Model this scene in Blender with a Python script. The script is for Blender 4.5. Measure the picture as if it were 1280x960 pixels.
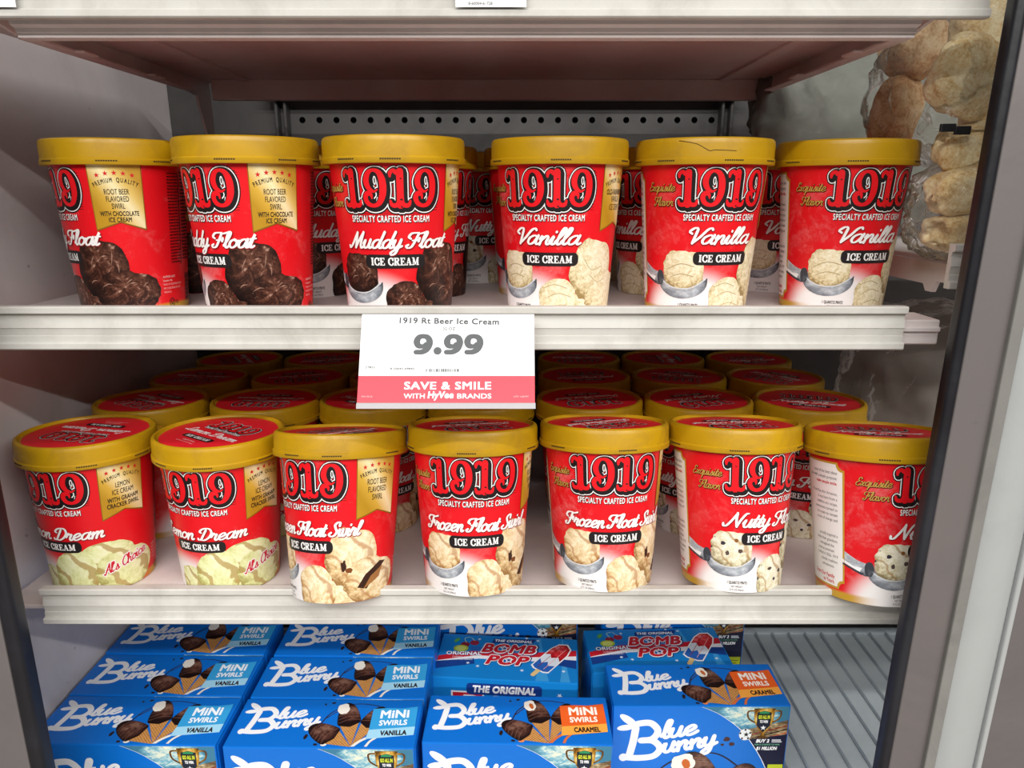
import bpy, bmesh, math, random
from mathutils import Vector, Matrix
from mathutils.geometry import tessellate_polygon
from mathutils import noise as mnoise

random.seed(7)
for o in list(bpy.data.objects):
    bpy.data.objects.remove(o, do_unlink=True)
scene = bpy.context.scene
COL = scene.collection
Z0 = 1.30                      # eye height above the shop floor

# ------------------------------------------------------------------ camera
cd = bpy.data.cameras.new('camera')
cd.sensor_width = 36.0
cd.lens = 36.0 * 900.0 / 1280.0
cd.clip_start = 0.02
cam = bpy.data.objects.new('camera', cd)
COL.objects.link(cam)
cam.location = (0, 0, Z0)
cam.rotation_euler = (math.radians(90 - 15), 0, 0)
scene.camera = cam

# ------------------------------------------------------------------ world, lights, exposure
w = bpy.data.worlds.new('world')
scene.world = w
w.use_nodes = True
w.node_tree.nodes['Background'].inputs[0].default_value = (0.95, 0.97, 1.0, 1)
w.node_tree.nodes['Background'].inputs[1].default_value = 0.032

def ceiling_strip(y, z, power, x=0.7, size_y=0.12):
    """linear ceiling fixture running along the aisle front, shining straight down"""
    l = bpy.data.lights.new('ceiling_strip_light', 'AREA')
    l.shape = 'RECTANGLE'; l.size = 6.0; l.size_y = size_y
    l.energy = power; l.color = (1.0, 0.975, 0.94)
    o = bpy.data.objects.new('ceiling_strip_light', l)
    COL.objects.link(o)
    o.location = (x, y, Z0 + z)
ceiling_strip(-0.45, 1.70, 37)
ceiling_strip(-1.85, 1.70, 165)
ceiling_strip(-3.10, 1.70, 245)

vs = scene.view_settings
vs.view_transform = 'Standard'
vs.look = 'None'
vs.gamma = 1.0
vs.use_curve_mapping = False
vs.exposure = 0.05

# ------------------------------------------------------------------ materials
def lin(h):
    h = h.lstrip('#')
    out = []
    for i in (0, 2, 4):
        c = int(h[i:i+2], 16) / 255.0
        out.append(c / 12.92 if c <= 0.04045 else ((c + 0.055) / 1.055) ** 2.4)
    return (out[0], out[1], out[2], 1.0)

MATS = {}
def mat(name, col='#808080', rough=0.5, metal=0.0, spec=0.5):
    if name in MATS: return MATS[name]
    m = bpy.data.materials.new(name); m.use_nodes = True
    b = m.node_tree.nodes['Principled BSDF']
    b.inputs['Base Color'].default_value = lin(col)
    b.inputs['Roughness'].default_value = rough
    b.inputs['Metallic'].default_value = metal
    b.inputs['Specular IOR Level'].default_value = spec
    MATS[name] = m
    return m

def ink(hexcol):
    return mat('ink_' + hexcol.lstrip('#'), hexcol, 0.42, 0, 0.35)

class NT:
    """small node-tree helper"""
    def __init__(s, m):
        s.t = m.node_tree; s.bsdf = s.t.nodes['Principled BSDF']
    def n(s, typ, **kw):
        nd = s.t.nodes.new(typ)
        for k, v in kw.items(): setattr(nd, k, v)
        return nd
    def l(s, a, b): s.t.links.new(a, b)
    def math(s, op, a, b=None, clamp=False):
        nd = s.n('ShaderNodeMath', operation=op); nd.use_clamp = clamp
        for i, x in enumerate((a, b)):
            if x is None: continue
            if isinstance(x, (int, float)): nd.inputs[i].default_value = x
            else: s.l(x, nd.inputs[i])
        return nd.outputs[0]
    def mix(s, f, a, b, blend='MIX'):
        nd = s.n('ShaderNodeMix', data_type='RGBA', blend_type=blend)
        for i, x in ((0, f), (6, a), (7, b)):
            if isinstance(x, (int, float)): nd.inputs[i].default_value = x
            elif isinstance(x, tuple): nd.inputs[i].default_value = x
            else: s.l(x, nd.inputs[i])
        return nd.outputs[2]
    def ramp(s, f, stops, interp='LINEAR'):
        nd = s.n('ShaderNodeValToRGB'); cr = nd.color_ramp; cr.interpolation = interp
        while len(cr.elements) > 1: cr.elements.remove(cr.elements[0])
        cr.elements[0].position = stops[0][0]; cr.elements[0].color = lin(stops[0][1])
        for p, c in stops[1:]:
            e = cr.elements.new(p); e.color = lin(c)
        s.l(f, nd.inputs[0]); return nd.outputs[0]
    def noise(s, vec, scale, detail=6, rough=0.6, dist=0.0):
        nd = s.n('ShaderNodeTexNoise'); nd.inputs['Scale'].default_value = scale
        nd.inputs['Detail'].default_value = detail; nd.inputs['Roughness'].default_value = rough
        nd.inputs['Distortion'].default_value = dist
        s.l(vec, nd.inputs['Vector']); return nd.outputs['Fac']
    def step(s, x, lo, hi):
        nd = s.n('ShaderNodeMapRange', interpolation_type='SMOOTHSTEP')
        nd.inputs[1].default_value = lo; nd.inputs[2].default_value = hi
        s.l(x, nd.inputs[0]); return nd.outputs[0]
    def obj(s): return s.n('ShaderNodeTexCoord').outputs['Object']
    def uv(s): return s.n('ShaderNodeTexCoord').outputs['UV']

def worn(name, col, col2, rough=0.45, metal=0.0, scale=9.0, bump=0.02, spec=0.5, scratch=None):
    """painted or metal surface with faint grime in its colour"""
    m = mat(name, col, rough, metal, spec); t = NT(m)
    v = t.obj()
    f = t.noise(v, scale, 8, 0.65, 0.6)
    f = t.step(f, 0.42, 0.72)
    c = t.mix(f, lin(col), lin(col2))
    if scratch:
        mp = t.n('ShaderNodeMapping'); mp.inputs['Scale'].default_value = (14, 60, 60); mp.inputs['Rotation'].default_value = (0.3, 0.2, 0.5)
        t.l(v, mp.inputs['Vector'])
        s2 = t.step(t.noise(mp.outputs[0], 1.6, 3, 0.5), 0.72, 0.78)
        c = t.mix(s2, c, lin(scratch))
    t.l(c, t.bsdf.inputs['Base Color'])
    r = t.math('MULTIPLY_ADD', f, 0.2); r.node.inputs[2].default_value = rough
    t.l(r, t.bsdf.inputs['Roughness'])
    if bump:
        bn = t.n('ShaderNodeBump'); bn.inputs['Strength'].default_value = bump * 5; bn.inputs['Distance'].default_value = 0.001
        t.l(t.noise(v, scale * 25, 4), bn.inputs['Height']); t.l(bn.outputs[0], t.bsdf.inputs['Normal'])
    return m

M_WALL = worn('painted_liner', '#d6cfcf', '#c6bfc0', 0.5, 0, 7, 0.01, 0.4, '#a8a0a4')
M_BACK = worn('back_panel_metal', '#4f4d4c', '#403f3e', 0.5, 0.1, 6)
M_SHELF = worn('white_shelf_enamel', '#e6dcda', '#d2c7c6', 0.4, 0, 6)
M_LIP = worn('white_price_rail', '#cbc9c3', '#b6b3ac', 0.35, 0, 14, 0.01)
M_STEEL = worn('brushed_frame_steel', '#746e6d', '#696463', 0.42, 0.25, 5, 0.02, 0.5, '#6a6566')
M_ALU = worn('aluminium_strip', '#8f8e8a', '#7f7e7a', 0.35, 0.3, 9)
M_WFRAME = worn('pale_door_frame', '#aaadad', '#9b9f9f', 0.35, 0.1, 4)
M_BLACK = worn('black_gasket_rubber', '#15151a', '#22232a', 0.38, 0, 8)
M_RACK = worn('galvanised_rack', '#c0c9cd', '#a9b3b8', 0.38, 0.1, 5)
M_GOLD = worn('gold_lid_plastic', '#bd930a', '#ab8308', 0.38, 0, 30, 0.01, 0.5)
M_DARK = mat('dark_slot', '#3a2a06', 0.8)
M_HOLE = mat('dark_hole', '#050506', 0.9)

def tub_print():
    m = mat('tub_red_print', '#e3141f', 0.36, 0, 0.4); t = NT(m)
    uv = t.uv(); sp = t.n('ShaderNodeSeparateXYZ'); t.l(uv, sp.inputs[0])
    u, v = sp.outputs[0], sp.outputs[1]          # millimetres
    du = t.math('DIVIDE', t.math('ADD', u, 22), 62)
    dv = t.math('DIVIDE', t.math('ADD', v, 4), 47)
    r = t.math('SQRT', t.math('ADD', t.math('MULTIPLY', du, du), t.math('MULTIPLY', dv, dv)))
    fade = t.step(r, 0.62, 1.0)
    c = t.mix(fade, lin('#f3efee'), lin('#e3141f'))
    side = t.step(t.math('ABSOLUTE', t.math('ADD', u, -16)), 58, 92)
    low = t.step(v, 8.0, 5.0)
    c = t.mix(t.math('MULTIPLY', side, low), c, lin('#c69a2c'))
    oi = t.n('ShaderNodeObjectInfo')
    f = t.noise(t.obj(), 38, 9, 0.75, 0.3)
    fr = t.math('MULTIPLY', t.step(f, 0.5, 0.72), t.math('MULTIPLY', oi.outputs['Random'], 0.3))
    c = t.mix(fr, c, lin('#f0d4d4'))
    t.l(c, t.bsdf.inputs['Base Color'])
    return m
M_TUB = tub_print()

def gold_ribbon():
    m = mat('gold_ribbon_print', '#c9a24a', 0.4, 0, 0.4); t = NT(m)
    sp = t.n('ShaderNodeSeparateXYZ'); t.l(t.uv(), sp.inputs[0])
    a = t.math('ADD', t.math('MULTIPLY', sp.outputs[0], 0.45), t.math('MULTIPLY', sp.outputs[1], 0.35))
    c = t.ramp(t.math('ADD', a, 0.5), [(0.0, '#b98c1e'), (0.25, '#d6ab3e'), (0.55, '#fbeebb'), (0.75, '#e8c96f'), (1.0, '#c79a34')])
    t.l(c, t.bsdf.inputs['Base Color']); return m
M_RIB = gold_ribbon()

def photo(name, stops, scale=2.2, dist=1.4, fine=9.0, swirl=None, spots=None, shade=0.45, rough=0.4, stripes=None, contrast=1.9):
    """flat printed food photograph: colours only, laid out in the print's own UV"""
    m = mat(name, '#888888', rough, 0, 0.35); t = NT(m)
    uv = t.uv()
    f1 = t.noise(uv, scale, 9, 0.62, dist); f2 = t.noise(uv, fine, 5, 0.6, 0.8)
    f = t.math('ADD', t.math('MULTIPLY', f1, 0.72), t.math('MULTIPLY', f2, 0.34))
    f = t.math('ADD', t.math('MULTIPLY', t.math('SUBTRACT', f, 0.53), contrast), 0.5)
    sp = t.n('ShaderNodeSeparateXYZ'); t.l(uv, sp.inputs[0])
    x, y = sp.outputs[0], sp.outputs[1]
    g = t.math('ADD', t.math('MULTIPLY', y, 0.5), t.math('MULTIPLY', x, 0.16))
    r2 = t.math('ADD', t.math('MULTIPLY', x, x), t.math('MULTIPLY', y, y))
    g = t.math('SUBTRACT', g, t.math('MULTIPLY', t.math('MULTIPLY', r2, r2), 0.62))
    f = t.math('ADD', f, t.math('MULTIPLY', t.math('ADD', g, 0.12), shade), clamp=True)
    if stripes:
        wv = t.n('ShaderNodeTexWave', wave_type='BANDS', bands_direction='Y'); wv.inputs['Scale'].default_value = stripes
        wv.inputs['Distortion'].default_value = 1.2; t.l(uv, wv.inputs['Vector'])
        f = t.math('ADD', f, t.math('MULTIPLY', t.math('SUBTRACT', wv.outputs['Fac'], 0.5), 0.22), clamp=True)
    c = t.ramp(f, stops)
    if swirl:
        wv = t.n('ShaderNodeTexWave', wave_type='BANDS', bands_direction='DIAGONAL'); wv.inputs['Scale'].default_value = 0.55
        wv.inputs['Distortion'].default_value = 7.0; wv.inputs['Detail'].default_value = 3; wv.inputs['Detail Scale'].default_value = 1.2
        t.l(uv, wv.inputs['Vector'])
        c = t.mix(t.math('MULTIPLY', t.step(wv.outputs['Fac'], swirl[1], swirl[1] + 0.16), swirl[2]), c, lin(swirl[0]))
    if spots:
        vo = t.n('ShaderNodeTexVoronoi'); vo.inputs['Scale'].default_value = spots[1]; t.l(uv, vo.inputs['Vector'])
        k = t.step(vo.outputs['Distance'], spots[2], spots[2] - 0.12)
        c = t.mix(k, c, lin(spots[0]))
    t.l(c, t.bsdf.inputs['Base Color']); return m

M_CHOC = photo('print_chocolate', [(0.0, '#140a08'), (0.36, '#2b1712'), (0.52, '#48291f'), (0.68, '#6b4334'), (0.8, '#b08d7e')], 1.6, 2.2, 7, rough=0.35)
M_VAN = photo('print_vanilla', [(0.05, '#9c8353'), (0.32, '#d8c69a'), (0.52, '#ece0bd'), (0.8, '#faf3dc')], 2.0, 2.6, 11, shade=0.4)
M_LEM = photo('print_lemon', [(0.05, '#a8a25c'), (0.32, '#d8da98'), (0.52, '#e9ecb4'), (0.8, '#f6f5d2')], 1.4, 1.5, 8, swirl=('#b08e50', 0.72, 0.75))
M_ROOT = photo('print_root_beer', [(0.05, '#9a7343'), (0.32, '#d9b987'), (0.52, '#efd9b0'), (0.8, '#fbefd4')], 1.6, 2.0, 8, swirl=('#a5682f', 0.84, 0.6), spots=('#5c351c', 1.7, 0.17))
M_NUT = photo('print_nut', [(0.05, '#8c7d5a'), (0.32, '#d5cba8'), (0.52, '#ece5cb'), (0.8, '#faf6e6')], 1.8, 2.0, 8, swirl=('#a5773a', 0.86, 0.7), spots=('#39333c', 1.9, 0.2))
M_CONECHOC = photo('print_choc_dip', [(0.1, '#1d0d0a'), (0.45, '#3d211a'), (0.62, '#5e392c'), (0.85, '#93705f')], 1.2, 0.6, 5, stripes=3.2, shade=0.7)
M_SPOON = photo('print_spoon', [(0.1, '#4d5158'), (0.42, '#8d929b'), (0.6, '#b4b9c0'), (0.85, '#e9ebee')], 0.7, 0.4, 3, shade=0.9, rough=0.3)
M_POPRED = photo('print_pop_red', [(0.1, '#7c0d14'), (0.45, '#c01a24'), (0.62, '#dc3a40'), (0.85, '#f39a98')], 0.8, 0.8, 3, shade=0.7)
M_SKY = photo('print_sky', [(0.1, '#3f7c9a'), (0.42, '#7fb6c8'), (0.55, '#c9dcd4'), (0.8, '#f6efcf')], 1.5, 1.4, 5, shade=0.3)
M_STAD = photo('print_stadium', [(0.1, '#2b1f1c'), (0.42, '#6f5a42'), (0.6, '#a89068'), (0.85, '#dccda4')], 2.0, 0.5, 8, stripes=5.0, shade=0.2)
M_TROPHY = photo('print_trophy', [(0.1, '#5e3c08'), (0.42, '#a8751b'), (0.6, '#d6ab4a'), (0.85, '#fff0bd')], 1.0, 0.6, 3, shade=0.7)

def waffle():
    m = mat('print_waffle', '#c08a48', 0.5, 0, 0.3); t = NT(m)
    uv = t.uv(); mp = t.n('ShaderNodeMapping'); mp.inputs['Rotation'].default_value = (0, 0, 0.785); mp.inputs['Scale'].default_value = (4.2, 4.2, 1)
    t.l(uv, mp.inputs['Vector'])
    br = t.n('ShaderNodeTexBrick'); br.offset = 0.0; br.inputs['Scale'].default_value = 1.0
    br.inputs['Mortar Size'].default_value = 0.09; br.inputs['Brick Width'].default_value = 1.0; br.inputs['Row Height'].default_value = 1.0
    br.inputs['Color1'].default_value = lin('#a5682a'); br.inputs['Color2'].default_value = lin('#b87a38'); br.inputs['Mortar'].default_value = lin('#e2b070')
    t.l(mp.outputs[0], br.inputs['Vector']); t.l(br.outputs['Color'], t.bsdf.inputs['Base Color']); return m
M_WAF = waffle()

# ------------------------------------------------------------------ object helpers
def link(o, parent=None):
    COL.objects.link(o)
    if parent is not None: o.parent = parent
    return o

def mesh_obj(name, verts, faces, mats, parent=None, smooth=False, fm=None, loc=None, rot=None):
    me = bpy.data.meshes.new(name)
    me.from_pydata(verts, [], faces)
    for m in (mats if isinstance(mats, (list, tuple)) else [mats]): me.materials.append(m)
    if fm: me.polygons.foreach_set('material_index', fm)
    if smooth: me.shade_smooth()
    me.update()
    o = bpy.data.objects.new(name, me)
    if loc: o.location = loc
    if rot: o.rotation_euler = rot
    return link(o, parent)

def bm_obj(name, bm, mats, parent=None, smooth=False):
    me = bpy.data.meshes.new(name); bm.normal_update(); bm.to_mesh(me); bm.free()
    for m in (mats if isinstance(mats, (list, tuple)) else [mats]): me.materials.append(m)
    if smooth: me.shade_smooth()
    return link(bpy.data.objects.new(name, me), parent)

def add_box(bm, x0, x1, y0, y1, z0, z1, bevel=0.0, seg=2):
    r = bmesh.ops.create_cube(bm, size=1.0)
    vs_ = r['verts']
    bmesh.ops.transform(bm, matrix=Matrix.Translation(((x0+x1)/2, (y0+y1)/2, (z0+z1)/2)) @ Matrix.Diagonal((x1-x0, y1-y0, z1-z0, 1)), verts=vs_)
    if bevel:
        es = set(e for v in vs_ for e in v.link_edges)
        bmesh.ops.bevel(bm, geom=list(es), offset=bevel, segments=seg, affect='EDGES', profile=0.6)

def box(name, x0, x1, y0, y1, z0, z1, m, parent=None, bevel=0.0):
    bm = bmesh.new(); add_box(bm, x0, x1, y0, y1, z0, z1, bevel)
    return bm_obj(name, bm, m, parent)

def extrude_x(name, prof, x0, x1, m, parent=None, smooth=False):
    """closed profile of (y,z) swept along x"""
    n = len(prof)
    v = [(x0, y, z) for y, z in prof] + [(x1, y, z) for y, z in prof]
    f = [(i, (i+1) % n, n + (i+1) % n, n + i) for i in range(n)]
    f += [tuple(range(n-1, -1, -1)), tuple(range(n, 2*n))]
    o = mesh_obj(name, v, f, m, parent, smooth)
    bm = bmesh.new(); bm.from_mesh(o.data); bmesh.ops.recalc_face_normals(bm, faces=bm.faces); bm.to_mesh(o.data); bm.free()
    return o

def lathe(name, prof, m, parent=None, seg=112, smooth=True, uvmm=False, sharp=35):
    v, f = [], []
    n = len(prof)
    for r, z in prof:
        for k in range(seg):
            a = 2*math.pi*k/seg
            v.append((r*math.sin(a), -r*math.cos(a), z))
    for i in range(n-1):
        for k in range(seg):
            k2 = (k+1) % seg
            f.append((i*seg+k, i*seg+k2, (i+1)*seg+k2, (i+1)*seg+k))
    o = mesh_obj(name, v, f, m, parent)
    me = o.data
    if uvmm:
        uvl = me.uv_layers.new(name='UVMap')
        for p in me.polygons:
            for li in p.loop_indices:
                vi = me.loops[li].vertex_index
                k = vi % seg
                a = 2*math.pi*k/seg
                base = p.index % seg
                if base == seg-1 and k == 0: a = 2*math.pi
                if base >= seg//2: a -= 2*math.pi
                uvl.data[li].uv = (a*52.0, me.vertices[vi].co.z*1000/1.06)
    if smooth:
        me.shade_smooth()
        me.set_sharp_from_angle(angle=math.radians(sharp))
    return o

def thing(name, loc=(0, 0, 0), rz=0.0, label=None, cat=None, group=None, rx=0.0):
    o = bpy.data.objects.new(name, None)
    o.empty_display_size = 0.02
    o.location = (loc[0], loc[1], loc[2] + Z0)
    o.rotation_euler = (rx, 0, rz)
    link(o); tag(o, label, cat, group)
    return o

def tag(o, label=None, cat=None, group=None, kind=None):
    if label: o['label'] = label
    if cat: o['category'] = cat
    if group: o['group'] = group
    if kind: o['kind'] = kind
    return o

def copy_tree(o, parent=None):
    c = o.copy(); COL.objects.link(c); c.parent = parent
    for ch in list(o.children): copy_tree(ch, c)
    return c

# ------------------------------------------------------------------ flat print: shapes in millimetres
def catmull(pts, n=7):
    out = []
    P = [Vector(p) for p in pts]
    if len(P) == 2:
        return [tuple(P[0]), tuple(P[1])]
    for i in range(len(P)-1):
        p0 = P[max(i-1, 0)]; p1 = P[i]; p2 = P[i+1]; p3 = P[min(i+2, len(P)-1)]
        for k in range(n):
            t = k/n
            q = 0.5*((2*p1) + (p2-p0)*t + (2*p0-5*p1+4*p2-p3)*t*t + (3*p1-p0-3*p2+p3)*t**3)
            out.append(tuple(q))
    out.append(tuple(P[-1]))
    return out

class Face(list):
    g = 0; i = 0.0
_gc = [0]
def grouped(faces, g=None):
    if g is None: _gc[0] += 1; g = _gc[0]
    out = []
    n = max(1, len(faces))
    for k, f in enumerate(faces):      # overlapping pieces of one ink are kept microns apart
        q = Face(f); q.g = g; q.i = 0.04*((k*2) % 5) + 0.11*k/n; out.append(q)
    return out

def stroke(pts, width, cap=True, n=7):
    """pts: (x,y) with width=(vertical,horizontal) or a number, or (x,y,w). returns convex faces"""
    P = catmull([tuple(p) for p in pts], n)
    faces = []
    L, R = [], []
    for i, p in enumerate(P):
        a = P[max(i-1, 0)]; b = P[min(i+1, len(P)-1)]
        dx, dy = b[0]-a[0], b[1]-a[1]; d = math.hypot(dx, dy) or 1
        if len(p) > 2: wd = p[2]
        elif isinstance(width, tuple): wd = width[1] + (width[0]-width[1])*abs(dy)/d
        else: wd = width
        nx, ny = -dy/d*wd/2, dx/d*wd/2
        L.append((p[0]+nx, p[1]+ny)); R.append((p[0]-nx, p[1]-ny))
        if cap and i in (0, len(P)-1):
            a0 = math.atan2(dy, dx) + (math.pi/2 if i == 0 else -math.pi/2)
            faces.append([(p[0]+wd/2*math.cos(a0+k*math.pi/5), p[1]+wd/2*math.sin(a0+k*math.pi/5)) for k in range(6)])
    for i in range(len(P)-1):
        dx, dy = P[i+1][0]-P[i][0], P[i+1][1]-P[i][1]
        for E_ in (R, L):                     # the inner side of a tight bend must not fold back
            if (E_[i+1][0]-E_[i][0])*dx + (E_[i+1][1]-E_[i][1])*dy < 0: E_[i+1] = E_[i]
        faces.append([R[i], R[i+1], L[i+1]]); faces.append([R[i], L[i+1], L[i]])
    return grouped(faces)

def fill(*loops):
    """polygon with holes -> triangles"""
    pts = [p for lp in loops for p in lp]
    tri = tessellate_polygon([[Vector((p[0], p[1], 0)) for p in lp] for lp in loops])
    return grouped([[pts[a], pts[b], pts[c]] for a, b, c in tri])

def rect(x0, y0, x1, y1): return [[(x0, y0), (x1, y0), (x1, y1), (x0, y1)]]

def rrect(x0, y0, x1, y1, r, n=5):
    p = []
    for cx, cy, a0 in ((x1-r, y1-r, 0), (x0+r, y1-r, 90), (x0+r, y0+r, 180), (x1-r, y0+r, 270)):
        for k in range(n+1):
            a = math.radians(a0 + 90*k/n); p.append((cx+r*math.cos(a), cy+r*math.sin(a)))
    return p

def ellipse(cx, cy, rx, ry, n=24): return [(cx+rx*math.cos(2*math.pi*k/n), cy+ry*math.sin(2*math.pi*k/n)) for k in range(n)]

def blob(cx, cy, rx, ry, seed=0, amp=0.06, n=44, sq=2.3):
    p = []
    for k in range(n):
        a = 2*math.pi*k/n
        c, s = math.cos(a), math.sin(a)
        rr = (abs(c)**sq + abs(s)**sq) ** (-1/sq)
        rr *= 1 + amp*2*mnoise.noise(Vector((c*1.7+seed*3.1, s*1.7, seed))) + amp*mnoise.noise(Vector((c*5+seed, s*5, 4)))
        p.append((cx+rx*rr*c, cy+ry*rr*s))
    return p

def star(cx, cy, r, rot=90):
    return [(cx+(r if k % 2 == 0 else r*0.42)*math.cos(math.radians(rot+36*k)), cy+(r if k % 2 == 0 else r*0.42)*math.sin(math.radians(rot+36*k))) for k in range(10)]

def xf(faces, sx=1, sy=None, dx=0, dy=0, rot=0, shear=0):
    sy = sx if sy is None else sy
    c, s = math.cos(math.radians(rot)), math.sin(math.radians(rot))
    out = []
    for f in faces:
        g = Face(); g.g = getattr(f, 'g', 0); g.i = getattr(f, 'i', 0.0)
        for p in f:
            x = (p[0] + shear*p[1])*sx; y = p[1]*sy
            g.append((x*c-y*s+dx, x*s+y*c+dy))
        out.append(g)
    return out

def loopxf(pts, *a, **k): return xf([pts], *a, **k)[0]

def bounds(fs):
    xs = [p[0] for f in fs for p in f]; ys = [p[1] for f in fs for p in f]
    return min(xs), min(ys), max(xs), max(ys)

_tc = {}
def text(s, size=1.0, bold=0.0, xs=1.0, shear=0.0, align='C', spacing=1.0):
    """sans lettering: cap height ~ size; returns faces, baseline at y=0"""
    key = (s, round(bold, 4), spacing)
    if key not in _tc:
        cu = bpy.data.curves.new('lettering', 'FONT')
        cu.body = s; cu.size = 1.0; cu.space_character = spacing * (1 + 0.8*bold)
        cu.resolution_u = 3; cu.fill_mode = 'FRONT'
        o = bpy.data.objects.new('lettering', cu); COL.objects.link(o)
        dg = bpy.context.evaluated_depsgraph_get()
        me = o.evaluated_get(dg).to_mesh()
        fs = [[(me.vertices[i].co.x, me.vertices[i].co.y) for i in p.vertices] for p in me.polygons]
        o.evaluated_get(dg).to_mesh_clear()
        bpy.data.objects.remove(o); bpy.data.curves.remove(cu)
        if bold > 0:                   # heavier weight: the letter struck several times, slightly shifted
            nd = 4 if bold < 0.04 else 8
            base = list(fs)
            for k in range(nd):
                a = 2*math.pi*(k+.5)/nd
                fs = fs + [[(x+bold*math.cos(a), y+bold*math.sin(a)) for x, y in f] for f in base]
        _tc[key] = fs
    fs = _tc[key]
    if not fs: return []
    k = size/0.70
    b = bounds(fs)
    off = {'C': -(b[0]+b[2])/2, 'L': -b[0], 'R': -b[2]}[align]
    return grouped([[((p[0]+off+shear*p[1])*k*xs, p[1]*k) for p in f] for f in fs])

def textw(s, cap, width, bold=0.0, shear=0.0, spacing=1.0):
    """text of given cap height squeezed to a width"""
    fs = text(s, cap, bold, 1.0, shear, 'C', spacing)
    b = bounds(fs); k = width/(b[2]-b[0]); m = (b[0]+b[2])/2
    return grouped([[((p[0]-m)*k, p[1]) for p in f] for f in fs])

def arc_text(s, cap, radius, width, bold=0.0, xs=0.8):
    """letters set along an arc of the given length, spaced by their own widths"""
    gl = []
    for ch in s:
        if ch == ' ': gl.append((None, cap*.45)); continue
        f = text(ch, cap, bold, xs); b = bounds(f); gl.append((f, b[2]-b[0]))
    gap = (width - sum(g[1] for g in gl))/(len(gl)-1)
    out, x = [], -width/2
    for f, wd in gl:
        a = math.degrees((x+wd/2)/radius)
        if f: out += xf(f, 1, 1, radius*math.sin(math.radians(a)), radius*math.cos(math.radians(a))-radius, -a)
        x += wd+gap
    return out

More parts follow.
